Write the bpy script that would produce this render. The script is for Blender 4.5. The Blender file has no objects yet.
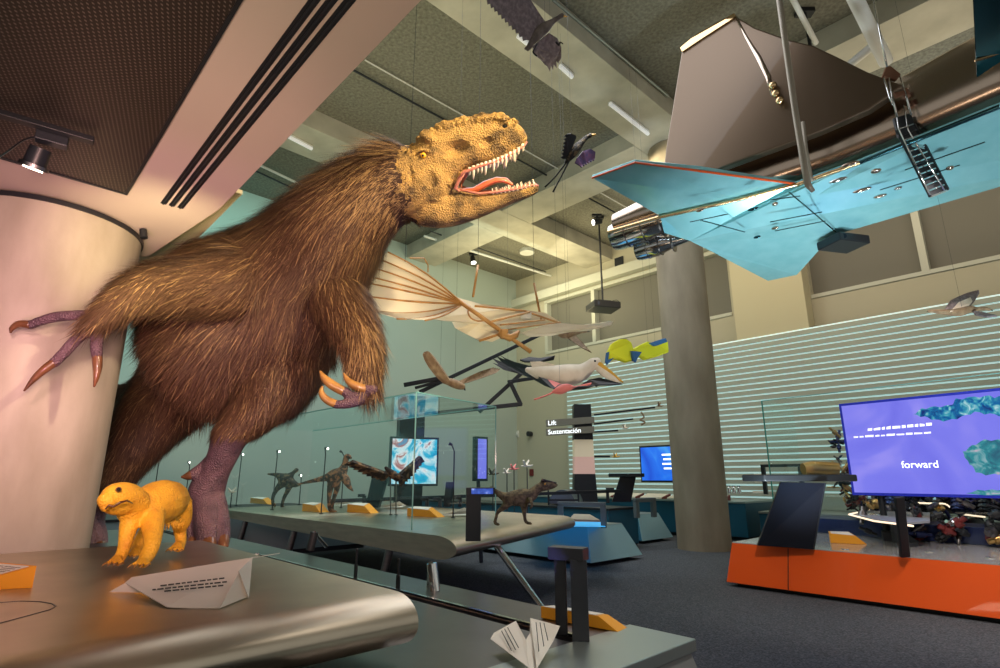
import bpy, bmesh, math, random
import numpy as np
from mathutils import Vector, Matrix, Quaternion
R = random.Random(7)
rng = np.random.default_rng(11)
sc = bpy.context.scene
COL = sc.collection
PI = math.pi
# ---------------------------------------------------------------- camera model (20 mm lens, pitched up 14.5 deg)
F = 555.6; TH = math.radians(14.5); H = 1.65
CT, ST = math.cos(TH), math.sin(TH)
CAM = Vector((0, 0, H))
def ray(px, py):
    x = (px-500)/F; y = (334-py)/F
    return Vector((x, CT-y*ST, ST+y*CT))
def P(px, py, Y):
    d = ray(px, py); return CAM + d*(Y/d.y)
def PK(px, py, k): return CAM + ray(px, py)*k
def PZ(px, py, Z):
    d = ray(px, py); return CAM + d*((Z-H)/d.z)
AA = math.radians(43.26)
a = Vector((-math.sin(AA), math.cos(AA), 0)); b = Vector((math.cos(AA), math.sin(AA), 0)); UP = Vector((0, 0, 1))
def ST_(s, t, z=0.0): return a*s + b*t + UP*z
def PT(px, py, t):
    d = ray(px, py); return CAM + d*(t/d.dot(b))
def depth(p): return (p-CAM).dot(Vector((0, CT, ST)))
def m_(px, p): return px*depth(p)/F            # pixels at a point -> metres
# ---------------------------------------------------------------- materials
def mat(name, col=(.5,.5,.5), rough=.5, metal=0, emit=None, es=0, noise=None, bump=None, spec=.5, coat=0, trans=0, ior=1.45, aniso=0, sheen=0):
    m = bpy.data.materials.new(name); m.use_nodes = True
    nt = m.node_tree; N = nt.nodes; L = nt.links; p = N['Principled BSDF']
    p.inputs['Base Color'].default_value = (*col, 1); p.inputs['Roughness'].default_value = rough
    p.inputs['Metallic'].default_value = metal; p.inputs['Specular IOR Level'].default_value = spec
    p.inputs['Coat Weight'].default_value = coat; p.inputs['Transmission Weight'].default_value = trans
    p.inputs['IOR'].default_value = ior; p.inputs['Anisotropic'].default_value = aniso
    p.inputs['Sheen Weight'].default_value = sheen
    if emit: p.inputs['Emission Color'].default_value = (*emit, 1); p.inputs['Emission Strength'].default_value = es
    if noise or bump:
        tc = N.new('ShaderNodeTexCoord')
    if noise:                                    # (scale, colour2, contrast, stretch)
        s, c2, lo, hi = noise[:4]
        n = N.new('ShaderNodeTexNoise'); n.inputs['Scale'].default_value = s; n.inputs['Detail'].default_value = 6
        if len(noise) > 4:
            mp = N.new('ShaderNodeMapping'); mp.inputs['Scale'].default_value = noise[4]
            L.new(tc.outputs['Object'], mp.inputs[0]); L.new(mp.outputs[0], n.inputs[0])
        else: L.new(tc.outputs['Object'], n.inputs[0])
        r = N.new('ShaderNodeValToRGB'); r.color_ramp.elements[0].position = lo; r.color_ramp.elements[1].position = hi
        r.color_ramp.elements[0].color = (*col, 1); r.color_ramp.elements[1].color = (*c2, 1)
        L.new(n.outputs[0], r.inputs[0]); L.new(r.outputs[0], p.inputs['Base Color'])
    if bump:
        s, st = bump[:2]
        if len(bump) > 2 and bump[2] == 'v':
            n = N.new('ShaderNodeTexVoronoi'); n.inputs['Scale'].default_value = s
        else:
            n = N.new('ShaderNodeTexNoise'); n.inputs['Scale'].default_value = s; n.inputs['Detail'].default_value = 5
        L.new(tc.outputs['Object'], n.inputs[0])
        bp = N.new('ShaderNodeBump'); bp.inputs['Strength'].default_value = st; bp.inputs['Distance'].default_value = .02
        L.new(n.outputs[0], bp.inputs['Height']); L.new(bp.outputs[0], p.inputs['Normal'])
    return m
def glassmat(name, tint=(.93,.98,.97), ior=1.5, extra=0.0):
    m = bpy.data.materials.new(name); m.use_nodes = True; nt = m.node_tree; N = nt.nodes; L = nt.links
    N.remove(N['Principled BSDF']); out = N['Material Output']
    t = N.new('ShaderNodeBsdfTransparent'); t.inputs[0].default_value = (*tint, 1)
    g = N.new('ShaderNodeBsdfGlossy'); g.inputs['Roughness'].default_value = .0; g.inputs[0].default_value = (.9,1,1,1)
    fr = N.new('ShaderNodeLayerWeight'); fr.inputs[0].default_value = .5
    pw = N.new('ShaderNodeMath'); pw.operation = 'POWER'; pw.inputs[1].default_value = 4; L.new(fr.outputs['Facing'], pw.inputs[0])
    ad = N.new('ShaderNodeMath'); ad.operation = 'MULTIPLY_ADD'; ad.inputs[1].default_value = .32; ad.inputs[2].default_value = .02; L.new(pw.outputs[0], ad.inputs[0])
    mx = N.new('ShaderNodeMixShader'); L.new(ad.outputs[0], mx.inputs[0]); L.new(t.outputs[0], mx.inputs[1]); L.new(g.outputs[0], mx.inputs[2])
    L.new(mx.outputs[0], out.inputs[0]); return m
def screenmat(name, cols, scale, es, dist=1.5):
    m = bpy.data.materials.new(name); m.use_nodes = True; nt = m.node_tree; N = nt.nodes; L = nt.links; p = N['Principled BSDF']
    p.inputs['Base Color'].default_value = (.01,.01,.02,1); p.inputs['Roughness'].default_value = .2
    tc = N.new('ShaderNodeTexCoord'); n = N.new('ShaderNodeTexNoise'); n.inputs['Scale'].default_value = scale; n.inputs['Detail'].default_value = 3
    n.inputs['Distortion'].default_value = dist; L.new(tc.outputs['Object'], n.inputs[0])
    r = N.new('ShaderNodeValToRGB'); e = r.color_ramp.elements
    e[0].position = cols[0][0]; e[0].color = (*cols[0][1], 1); e[1].position = cols[-1][0]; e[1].color = (*cols[-1][1], 1)
    for q, c in cols[1:-1]:
        x = e.new(q); x.color = (*c, 1)
    L.new(n.outputs[0], r.inputs[0]); L.new(r.outputs[0], p.inputs['Emission Color']); p.inputs['Emission Strength'].default_value = es
    return m
M = {}
def steel(name, col, rough, an=.6):
    return mat(name, col, rough, 1, noise=(3, tuple(c*.82 for c in col), .35, .7, (1, 1, 8)), aniso=an)
M['steel'] = steel('brushed_steel', (.58,.50,.39), .34)
M['steel_dark'] = steel('dark_steel', (.20,.19,.195), .33)
M['chrome'] = mat('chrome', (.75,.75,.75), .12, 1)
M['black'] = mat('black_metal', (.012,.014,.018), .4, 0, spec=.5)
M['blackgloss'] = mat('black_gloss', (.008,.01,.018), .22, 0, spec=.3)
M['charcoal'] = mat('charcoal', (.030,.034,.042), .38, .3)
M['carpet'] = mat('carpet', (.047,.051,.058), .95, noise=(55, (.125,.132,.145), .4, .75), bump=(90, .6), spec=.1)
M['slab'] = mat('ceiling_slab', (.16,.155,.125), .95, noise=(14, (.30,.29,.24), .3, .75), bump=(30, .8), spec=.1)
M['concrete'] = mat('concrete', (.44,.42,.35), .8, noise=(1.3, (.60,.57,.48), .3, .7), bump=(12, .15), spec=.2)
M['column'] = mat('column_concrete', (.30,.26,.20), .55, noise=(2.6, (.47,.41,.34), .3, .65, (1,1,.35)), bump=(9, .25), spec=.4)
M['wall_teal'] = mat('wall_pale', (.46,.52,.47), .8, spec=.2)
M['wall_tan'] = mat('wall_tan', (.50,.47,.36), .8, spec=.2)
M['pier'] = mat('pier', (.60,.55,.38), .8, spec=.2)
M['pane_grey'] = mat('grey_panel', (.17,.165,.14), .5, spec=.3)
M['frame_white'] = mat('window_frame', (.55,.56,.48), .6)
M['soffit'] = mat('soffit_plaster', (.56,.46,.40), .6, spec=.35)
M['soffit2'] = mat('fascia_plaster', (.60,.52,.34), .7)
M['orange'] = mat('orange_panel', (.80,.10,.012), .3, coat=.3)
M['amber'] = mat('amber_block', (.85,.36,.02), .45)
M['paper'] = mat('white_paper', (.78,.74,.66), .6)
M['ink'] = mat('ink', (.03,.03,.03), .7)
M['teal_panel'] = mat('teal_panel', (.27,.38,.41), .32, metal=.25, coat=.2)
M['blue_panel'] = mat('blue_panel', (.012,.09,.15), .35)
M['white'] = mat('white_paint', (.75,.75,.72), .4)
M['tube_on'] = mat('lamp_tube', (.8,.8,.8), .4, emit=(.95,.97,1), es=.25)
M['lit'] = mat('lamp_lens', (1,1,1), .4, emit=(1,.85,.6), es=10)
M['lit_small'] = mat('case_lamp_lens', (1,1,1), .4, emit=(1,.95,.85), es=6)
M['glass'] = glassmat('glass', (.965,.99,.985), 1.42)
M['glass_edge'] = mat('glass_edge', (.25,.55,.52), .15, emit=(.35,.75,.75), es=.0, coat=.5)
M['text_lit'] = mat('lit_letters', (.9,.9,.9), .4, emit=(.9,.97,1), es=1.6)
M['wood'] = mat('light_wood', (.52,.28,.09), .45, noise=(8, (.36,.17,.05), .4, .7, (1,1,.2)))
M['canvas'] = mat('cream_canvas', (.78,.72,.56), .8)
M['claw'] = mat('horn_claw', (.17,.07,.03), .3, noise=(9, (.08,.033,.015), .4, .7), coat=.3)
M['claw_tan'] = mat('tan_claw', (.38,.20,.05), .3, noise=(9, (.20,.09,.03), .4, .75), coat=.3)
M['scale_head'] = mat('head_scales', (.50,.30,.085), .6, noise=(7, (.13,.08,.03), .44, .66), bump=(70, .8, 'v'))
M['scale_leg'] = mat('leg_scales', (.125,.068,.085), .5, noise=(10, (.065,.037,.05), .4, .7), bump=(75, .6, 'v'))
M['hide'] = mat('hide', (.045,.022,.014), .9)
M['tooth'] = mat('tooth', (.82,.72,.52), .3)
M['gum'] = mat('gum', (.55,.20,.13), .35, coat=.3)
M['tongue'] = mat('tongue', (.72,.15,.06), .35, coat=.4)
M['eye'] = mat('amber_eye', (.85,.42,.03), .1, coat=1)
M['yellowskin'] = mat('yellow_skin', (.85,.47,.03), .6, noise=(12, (.62,.27,.02), .45, .75), bump=(90, .35, 'v'))
# ---------------------------------------------------------------- mesh builder
class MB:
    def __init__(s): s.v = []; s.f = []; s.m = []; s.mi = 0
    def add(s, vs, fs):
        o = len(s.v); s.v += [Vector(x) for x in vs]
        for f in fs: s.f.append([i+o for i in f]); s.m.append(s.mi)
        return s
    def hexa(s, p):   # 8 corners: bottom 4 ccw, top 4 ccw
        return s.add(p, [(3,2,1,0),(4,5,6,7),(0,1,5,4),(1,2,6,5),(2,3,7,6),(3,0,4,7)])
    def box(s, c, size, X=Vector((1,0,0)), Y=None, Z=Vector((0,0,1))):
        c = Vector(c); X = Vector(X).normalized(); Z = Vector(Z).normalized()
        Y = Vector(Y).normalized() if Y is not None else Z.cross(X).normalized()
        x, y, z = X*size[0]/2, Y*size[1]/2, Z*size[2]/2
        return s.hexa([c-x-y-z, c+x-y-z, c+x+y-z, c-x+y-z, c-x-y+z, c+x-y+z, c+x+y+z, c-x+y+z])
    def bar(s, p, q, w, h=None, up=UP):
        p = Vector(p); q = Vector(q); d = (q-p); l = d.length; d.normalize()
        y = up.cross(d)
        if y.length < 1e-3: y = Vector((1,0,0)).cross(d)
        y.normalize(); z = d.cross(y)
        return s.box((p+q)/2, (l, w, h or w), d, y, z)
    def prism(s, pts, vec):
        pts = [Vector(x) for x in pts]; vec = Vector(vec); n = len(pts)
        fs = [tuple(reversed(range(n))), tuple(range(n, 2*n))] + [(i, (i+1) % n, n+(i+1) % n, n+i) for i in range(n)]
        return s.add(pts + [x+vec for x in pts], fs)
    def tube(s, pts, rad, n=8, flat=None, capround=False):
        pts = [Vector(x) for x in pts]; N = len(pts)
        if not hasattr(rad, '__len__'): rad = [rad]*N
        rad = list(rad)
        if capround:
            d0 = (pts[0]-pts[1]).normalized(); d1 = (pts[-1]-pts[-2]).normalized(); P0, P1, r0, r1 = pts[0], pts[-1], rad[0], rad[-1]
            pre = [(P0+d0*r0*math.sin(t), r0*math.cos(t)) for t in (1.45, 1.05, .55)]
            post = [(P1+d1*r1*math.sin(t), r1*math.cos(t)) for t in (.55, 1.05, 1.45)]
            pts = [x for x, _ in pre]+pts+[x for x, _ in post]; rad = [r for _, r in pre]+rad+[r for _, r in post]; N = len(pts)
        vs = []; ref = None
        for i, p in enumerate(pts):
            d = (pts[min(i+1, N-1)]-pts[max(i-1, 0)]).normalized()
            if ref is None:
                ref = Vector((0,0,1)) if abs(d.z) < .9 else Vector((1,0,0))
            u = (ref - d*ref.dot(d)).normalized(); ref = u; w = d.cross(u)
            for j in range(n):
                t = 2*PI*j/n; o = (u*math.cos(t)+w*math.sin(t))*rad[i]
                if flat: ax, k = flat; ax = Vector(ax); o = o + ax*(o.dot(ax)*(k-1))
                vs.append(p+o)
        fs = []
        for i in range(N-1):
            for j in range(n):
                fs.append((i*n+j, i*n+(j+1) % n, (i+1)*n+(j+1) % n, (i+1)*n+j))
        fs.append(tuple(reversed(range(n)))); fs.append(tuple(range((N-1)*n, N*n)))
        return s.add(vs, fs)
    def loft(s, rings, cap=True):
        n = len(rings[0]); vs = [p for r in rings for p in r]; fs = []
        for i in range(len(rings)-1):
            for j in range(n): fs.append((i*n+j, i*n+(j+1) % n, (i+1)*n+(j+1) % n, (i+1)*n+j))
        if cap: fs.append(tuple(reversed(range(n)))); fs.append(tuple(range((len(rings)-1)*n, len(rings)*n)))
        return s.add(vs, fs)
    def ball(s, c, r, n=12, m=8, ax=None):
        c = Vector(c); r = r if hasattr(r, '__len__') else (r, r, r); Q = ax or Matrix.Identity(3)
        vs = []; fs = []
        for i in range(m+1):
            ph = PI*i/m
            for j in range(n):
                t = 2*PI*j/n; vs.append(c + Q @ Vector((r[0]*math.sin(ph)*math.cos(t), r[1]*math.sin(ph)*math.sin(t), r[2]*math.cos(ph))))
        for i in range(m):
            for j in range(n): fs.append((i*n+j, (i+1)*n+j, (i+1)*n+(j+1) % n, i*n+(j+1) % n))
        return s.add(vs, fs)
    def sheet(s, pts, n, th):     # polygon given thickness along n
        n = Vector(n).normalized()*th; return s.prism([Vector(p)-n/2 for p in pts], n)
    def build(s, name, mats, parent=None, smooth=False, bevel=0, origin=None, subsurf=0, ang=None):
        me = bpy.data.meshes.new(name)
        wl = Vector((0,0,0)); q = parent
        while q is not None: wl += q.location; q = q.parent
        if origin is None and parent is None:
            mn = [min(v[i] for v in s.v) for i in range(3)]; mx = [max(v[i] for v in s.v) for i in range(3)]
            origin = Vector(((mn[0]+mx[0])/2, (mn[1]+mx[1])/2, mn[2]))
        if origin is None: origin = wl
        origin = Vector(origin)
        me.from_pydata([tuple(v-origin) for v in s.v], [], s.f)
        if not isinstance(mats, (list, tuple)): mats = [mats]
        for x in mats: me.materials.append(M[x] if isinstance(x, str) else x)
        if len(mats) > 1: me.polygons.foreach_set('material_index', s.m)
        bm = bmesh.new(); bm.from_mesh(me)
        if s.v and len(s.v) < 60000: bmesh.ops.remove_doubles(bm, verts=bm.verts, dist=1e-5)
        bmesh.ops.recalc_face_normals(bm, faces=bm.faces); bm.to_mesh(me); bm.free()
        if smooth:
            me.shade_smooth() if ang is None else me.shade_smooth()
            if ang is not None:
                try: me.set_sharp_from_angle(angle=math.radians(ang))
                except Exception: pass
        o = bpy.data.objects.new(name, me); COL.objects.link(o); o.location = origin - wl
        if parent: o.parent = parent
        if bevel:
            md = o.modifiers.new('bevel', 'BEVEL'); md.width = bevel; md.segments = 2; md.limit_method = 'ANGLE'
        if subsurf:
            md = o.modifiers.new('sub', 'SUBSURF'); md.levels = md.render_levels = subsurf
        return o
def tag(o, label=None, cat=None, group=None, kind=None):
    if label: o['label'] = label
    if cat: o['category'] = cat
    if group: o['group'] = group
    if kind: o['kind'] = kind
    return o
def thing(name, loc, label, cat, group=None):
    o = bpy.data.objects.new(name, None); COL.objects.link(o); o.location = Vector(loc); o.empty_display_size = .1
    return tag(o, label, cat, group)
def struct(o): o['kind'] = 'structure'; return o
def children(o): return [c for c in bpy.data.objects if c.parent == o]
def copy_tree(o, parent=None):
    kids = children(o); c = o.copy(); COL.objects.link(c)
    if parent: c.parent = parent
    for k in kids: copy_tree(k, c)
    return c
def text(body, size, origin, X, U, mats, parent, name='lettering', ext=.003, align='LEFT'):
    cu = bpy.data.curves.new('t', 'FONT'); cu.body = body; cu.size = size; cu.extrude = ext; cu.align_x = align
    o = bpy.data.objects.new('t', cu); COL.objects.link(o); bpy.context.view_layer.update()
    me = bpy.data.meshes.new_from_object(o.evaluated_get(bpy.context.evaluated_depsgraph_get()))
    bpy.data.objects.remove(o); X = Vector(X).normalized(); U = Vector(U).normalized(); N = X.cross(U)
    wl = Vector((0,0,0)); q = parent
    while q is not None: wl += q.location; q = q.parent
    mt = Matrix((X, U, N)).transposed().to_4x4(); me.transform(mt)
    me.materials.clear(); me.materials.append(M[mats])
    ob = bpy.data.objects.new(name, me); COL.objects.link(ob); ob.location = Vector(origin)-wl
    if parent: ob.parent = parent
    return ob
def smoothpath(pts, n=4):
    """Catmull-Rom through tuples/vectors"""
    p = [np.array(x, float) for x in pts]; out = []
    for i in range(len(p)-1):
        p0 = p[max(i-1, 0)]; p1 = p[i]; p2 = p[i+1]; p3 = p[min(i+2, len(p)-1)]
        for j in range(n):
            t = j/n; out.append(.5*((2*p1)+(-p0+p2)*t+(2*p0-5*p1+4*p2-p3)*t*t+(-p0+3*p1-3*p2+p3)*t**3))
    out.append(p[-1]); return out
def chain_px(c, n=4, fac=1.0):
    """[(px,py,Y,rpx)] -> smooth world points and radii"""
    arr = []
    for (x, y, Y, r) in c:
        p = P(x, y, Y); arr.append((*p, m_(r, p)*fac))
    sp = smoothpath(arr, n); return [Vector(q[:3]) for q in sp], [max(q[3], .002) for q in sp]
def remesh(mb, voxel, smooth=3, relax=.5):
    me = bpy.data.meshes.new('t'); me.from_pydata([tuple(v) for v in mb.v], [], mb.f)
    o = bpy.data.objects.new('t', me); COL.objects.link(o)
    md = o.modifiers.new('r', 'REMESH'); md.mode = 'VOXEL'; md.voxel_size = voxel; md.use_smooth_shade = True
    if smooth:
        sm = o.modifiers.new('s', 'SMOOTH'); sm.factor = relax; sm.iterations = smooth
    bpy.context.view_layer.update()
    res = bpy.data.meshes.new_from_object(o.evaluated_get(bpy.context.evaluated_depsgraph_get()))
    bpy.data.objects.remove(o); return res
def np_verts(me):
    c = np.empty(len(me.vertices)*3); me.vertices.foreach_get('co', c); return c.reshape(-1, 3)
def place_mesh(me, name, mats, parent=None, origin=None, smooth=True):
    wl = Vector((0,0,0)); q = parent
    while q is not None: wl += q.location; q = q.parent
    if origin is None: origin = wl
    me.transform(Matrix.Translation(-Vector(origin)))
    if mats:
        me.materials.clear()
        for x in mats: me.materials.append(M[x] if isinstance(x, str) else x)
    if smooth: me.shade_smooth()
    o = bpy.data.objects.new(name, me); COL.objects.link(o); o.location = Vector(origin)-wl
    if parent: o.parent = parent
    return o
# ================================================================ the setting
SW = 18.9; TW = 18.9; CZ = 11.35; BZ = 10.76
def slabbox(s0, s1, t0, t1, z0, z1, mb=None):
    mb = mb or MB()
    return mb.hexa([ST_(s0,t0,z0), ST_(s0,t1,z0), ST_(s1,t1,z0), ST_(s1,t0,z0), ST_(s0,t0,z1), ST_(s0,t1,z1), ST_(s1,t1,z1), ST_(s1,t0,z1)])
struct(slabbox(-9, SW+.3, -16, TW+.3, -.3, 0).build('floor', 'carpet'))
struct(slabbox(-9, SW+.3, -16, TW+.3, CZ, CZ+.3).build('ceiling', 'slab'))
struct(slabbox(SW, SW+.3, -16, TW, 0, CZ).build('wall_left', 'wall_teal'))
mb = MB()   # right wall with the high window band recessed
W1 = (ST_(0,0).x,)
def s_at(px, t): 
    d = ray(px, 320); k = t/d.dot(b); return (d*k).dot(a)
sB0, sB1 = s_at(545, TW), s_at(733, TW); sC0 = s_at(815, TW)
slabbox(-9, SW+.3, TW, TW+.3, 0, 7.2, mb); slabbox(-9, SW+.3, TW, TW+.3, 9.8, CZ, mb)
slabbox(sB0, SW+.3, TW, TW+.3, 7.2, 9.8, mb); slabbox(sC0, sB1, TW, TW+.3, 7.2, 9.8, mb)
struct(mb.build('wall_right', 'wall_tan'))
def wband(name, s0, s1, mulls):
    mb = MB(); slabbox(s0, s1, TW+.25, TW+.3, 7.2, 9.8, mb)
    w = struct(mb.build(name, 'pane_grey'))
    f = MB(); slabbox(s0, s1, TW-.04, TW+.25, 7.2, 7.32, f); slabbox(s0, s1, TW-.04, TW+.25, 9.66, 9.8, f)
    for s in mulls: slabbox(s-.09, s+.09, TW-.04, TW+.25, 7.3, 9.7, f)
    f.build('window_frame', 'frame_white', w); return w
wband('window_1', sB1, sB0, [s_at(594, TW), sB0-.09])
wband('window_2', -8.5, sC0, [s_at(936, TW), -4])
struct(slabbox(s_at(808, TW-.6), s_at(735, TW-.6), TW-.6, TW-.02, 0, CZ).build('trim_pier', 'pier'))
struct(slabbox(-8.9, SW, TW-.35, TW-.02, 9.85, 10.25).build('trim_ledge', 'frame_white'))
struct(slabbox(sB0+1.4, sB0+1.75, TW-.05, TW, 9.25, 9.6).build('trim_vent', 'charcoal')) if False else None
# ceiling beams
def beam(s0, s1, t0, t1): return struct(slabbox(s0, s1, t0, t1, BZ, CZ).build('trim_beam', 'concrete', bevel=.01))
beam(6.1, 7.52, -16, TW); beam(13.0, 14.46, -16, TW)
for (s0, s1) in ((-9, 6.09), (7.53, 12.99), (14.47, SW)):
    beam(s0, s1, 12.3, 13.8)
beam(-.8, .6, -16, 12.29)
for (t0, t1) in ((4.9, 5.25),):
    pass
# low soffit over the left
SZ = 3.78
c1 = PZ(222, 210, SZ); c2 = PZ(147, 257, SZ)
te = (c1.dot(b)+PZ(415, 0, SZ).dot(b))/2; sc1 = c1.dot(a)
poly = [ST_(-6, te, SZ), ST_(sc1, te, SZ), c2, c2 + a*.2 - b*3, c2 - b*14, ST_(-6, -14, SZ)]
struct(MB().prism(poly, UP*.3).build('trim_soffit', 'soffit'))
SZ2 = 4.1
q = [ST_(sc1+.25, 1.40, SZ2), ST_(14, 1.40, SZ2), ST_(14, -14, SZ2), ST_(sc1+.25, -14, SZ2)]
struct(MB().prism(q, UP*.04).build('trim_fascia', 'soffit2'))
# perforated metal panel let into the soffit
pm = mat('perforated_metal', (.10,.075,.065), .45, .6)
nt = pm.node_tree; N = nt.nodes; L = nt.links; pr = N['Principled BSDF']
tc = N.new('ShaderNodeTexCoord'); mp = N.new('ShaderNodeMapping'); mp.inputs['Rotation'].default_value = (0,0,-AA)
mp.inputs['Scale'].default_value = (52, 30, 1); L.new(tc.outputs['Object'], mp.inputs[0])
fr = N.new('ShaderNodeVectorMath'); fr.operation = 'FRACTION'; L.new(mp.outputs[0], fr.inputs[0])
sb = N.new('ShaderNodeVectorMath'); sb.operation = 'SUBTRACT'; sb.inputs[1].default_value = (.5,.5,.5); L.new(fr.outputs[0], sb.inputs[0])
sx = N.new('ShaderNodeSeparateXYZ'); L.new(sb.outputs[0], sx.inputs[0])
def mth(op, x, y=None):
    m = N.new('ShaderNodeMath'); m.operation = op; L.new(x, m.inputs[0])
    if y is not None:
        if hasattr(y, 'links') or hasattr(y, 'node'): L.new(y, m.inputs[1])
        else: m.inputs[1].default_value = y
    return m.outputs[0]
hx = mth('LESS_THAN', mth('ABSOLUTE', sx.outputs[0]), .2); hy = mth('LESS_THAN', mth('ABSOLUTE', sx.outputs[1]), .2)
hole = mth('MULTIPLY', hx, hy)
mc = N.new('ShaderNodeMix'); mc.data_type = 'RGBA'; L.new(hole, mc.inputs[0]); mc.inputs[6].default_value = (.045,.034,.03,1); mc.inputs[7].default_value = (.20,.16,.14,1)
L.new(mc.outputs[2], pr.inputs['Base Color'])
e0 = PZ(232, 0, SZ); e1 = PZ(127, 192, SZ); tp = (e0.dot(b)+e1.dot(b))/2; sp_ = e1.dot(a)
pp = MB(); slabbox(-4, sp_, -9, tp, SZ-.012, SZ+.01, pp)
pan = pp.build('acoustic_panel', pm); tag(pan, 'dark perforated metal ceiling panel above the near concrete column', 'ceiling panel')
fr_ = MB(); slabbox(-4, sp_+.02, tp, tp+.02, SZ-.02, SZ+.01, fr_); slabbox(sp_, sp_+.02, -9, tp, SZ-.02, SZ+.01, fr_); fr_.build('edge_trim', 'black', pan)
# three linear slot diffusers
ss = []
for (x0, x1, y1, w) in ((304, 168, 205, 5), (322, 176, 207, 5), (341, 184, 209, 5)):
    A0 = PZ(x0, 0, SZ); A1 = PZ(x1, y1, SZ); t0 = (A0.dot(b)*1+A1.dot(b))/2; ss.append((t0, A1.dot(a)))
for i, (t0, s1) in enumerate(ss):
    wd = .042
    mb = MB(); slabbox(-4, s1, t0-wd/2, t0+wd/2, SZ-.004, SZ+.06, mb); o = mb.build('slot_diffuser', 'black')
    tag(o, ['black linear air slot nearest the perforated panel', 'black linear air slot, middle of the three in the soffit', 'black linear air slot nearest the soffit edge'][i], 'air slot', 'linear air slots in the soffit')
    g = MB(); slabbox(-4, s1, t0-.004, t0+.004, SZ-.012, SZ-.003, g); g.build('vane', 'charcoal', o)
# ---- columns
CC = Vector((-3.88, 4.45, 0)); CR = .65
def column(c, r, top, label, name='concrete_column', extra=None):
    n = 64; rings = []
    for z in (0, .02, top-.1, top): 
        rings.append([c+Vector((r*math.cos(2*PI*j/n), r*math.sin(2*PI*j/n), z)) for j in range(n)])
    o = MB().loft(rings).build(name, 'column', smooth=True, ang=40); return tag(o, label, 'column')
c = column(CC, CR, SZ-.02, 'thick round concrete column at the left beside the dinosaur')
rg = MB(); n = 48
rg.loft([[CC+Vector(((CR+dr)*math.cos(2*PI*j/n), (CR+dr)*math.sin(2*PI*j/n), SZ-zz)) for j in range(n)] for dr, zz in ((.004,.06),(.012,.06),(.012,.021),(.004,.021))]).build('joint_ring', 'black', c)
C2 = PZ(705, 552, 0); C2 = C2 + (C2-Vector((0,0,0))).normalized()*.6
c = column(C2, .62, BZ-.01, 'tall slim round concrete column in the middle of the hall'); c.data.materials[0] = mat('hall_column_dimmed', (.22,.18,.125), .6, noise=(2.2, (.34,.285,.205), .3, .7, (1,1,.3)), bump=(9, .25), spec=.3)  # same concrete as the near column, colour darkened to imitate dimmer light
# ---- backlit slat wall on the right wall
SP = .187; s0w = -8; s1w = s_at(565, 18.3)
sw = thing('slat_wall', ST_((s0w+s1w)/2, 18.3, .7), 'wide wall of horizontal tan slats lit between by cyan white light', 'slat wall')
m_slat = mat('tan_slat', (.44,.47,.40), .6); m_led = mat('led_strip', (.8,.9,.9), .5, emit=(.50,.86,.86), es=.5)
k = 0; z = 6.13
while z > .75:
    mb = MB(); slabbox(s0w, s1w, 18.24, 18.30, z-SP, z-.05, mb); mb.build('slat', m_slat, sw)
    mb = MB(); slabbox(s0w, s1w, 18.28, 18.34, z-.05, z-.0, mb); mb.build('light_strip', m_led, sw)
    z -= SP
mb = MB(); slabbox(s0w, s1w, 18.345, 18.4, z, 6.13, mb); mb.build('backing_board', 'charcoal', sw)
# ================================================================ big feathered dinosaur
BENZ = .95; DPZ = 1.05
torso = [(70,385,8.6,12),(110,405,7.7,18),(150,400,7.1,24),(190,370,6.5,40),(222,346,6.1,68),(245,322,5.7,84),(288,287,5.35,72),(322,247,5.05,55),(358,208,4.8,44),(392,186,4.65,38),(410,182,4.6,36),(428,178,4.57,30)]
rleg = [(182,388,6.4,38),(146,427,6.15,31),(122,462,6.2,22),(100,497,6.3,13),(93,515,6.3,11),(91,535,6.28,12)]
lleg = [(283,348,5.6,50),(272,385,5.45,38),(250,415,5.38,24),(232,434,5.38,18),(223,455,5.42,14.5),(215,472,5.46,14),(207,490,5.5,17),(206,505,5.5,14)]
rarm = [(285,275,5.1,36),(240,284,4.85,37),(196,287,4.55,29),(155,288,4.25,23),(125,299,4.05,17),(103,316,3.92,11),(94,322,3.88,8)]
larm = [(325,285,5.05,34),(350,318,4.9,24),(362,348,4.82,19),(366,372,4.76,14),(370,388,4.72,9)]
fing = {  # furless digits: (pixel chain)
 'r1': [(96,321,3.9,6),(86,316,3.88,5),(72,315.5,3.86,4.6),(56,317,3.84,4.6),(44,320,3.83,4.2),(30,325,3.82,4)],
 'r2': [(96,322,3.9,6.5),(86,331,3.88,5),(74,342,3.85,4.8),(64,353,3.82,4.6),(54,363,3.8,4.4)],
 'r3': [(98,322,3.9,6.5),(98,333,3.92,5),(96.5,345,3.92,4.8),(97,357,3.92,4.2)],
 'l1': [(372,388,4.7,5),(373,390,4.62,4.2),(366,389,4.6,4)],
 'l2': [(372,390,4.7,6),(364,396,4.62,4.6),(353,397,4.6,4.6),(344,391,4.6,4.2)],
 'l3': [(370,394,4.7,5),(360,401,4.6,4),(348,404,4.58,4),(336,404.5,4.58,3.8)],
 'ft1': [(203,492,5.5,10),(195,510,5.45,9),(192,525,5.42,8),(193,539,5.36,6.5)],
 'ft2': [(207,495,5.5,12),(207,515,5.4,10.5),(207,530,5.35,10),(208,543,5.3,8)],
 'ft3': [(212,495,5.5,10),(218,512,5.48,8.5),(221,526,5.44,7.5),(223,540,5.4,6)],
 'ft4': [(213,462,5.46,8),(203,469,5.42,6),(194,474,5.38,5)],
 'gt1': [(92,520,6.3,9),(86,535,6.2,9),(84,545,6.1,7)],
 'gt2': [(93,522,6.3,8),(97,537,6.25,8),(100,546,6.2,6)],
 'gt3': [(98,497,6.3,8),(106,502,6.2,5),(111,506,6.15,4.5)]}
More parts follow.
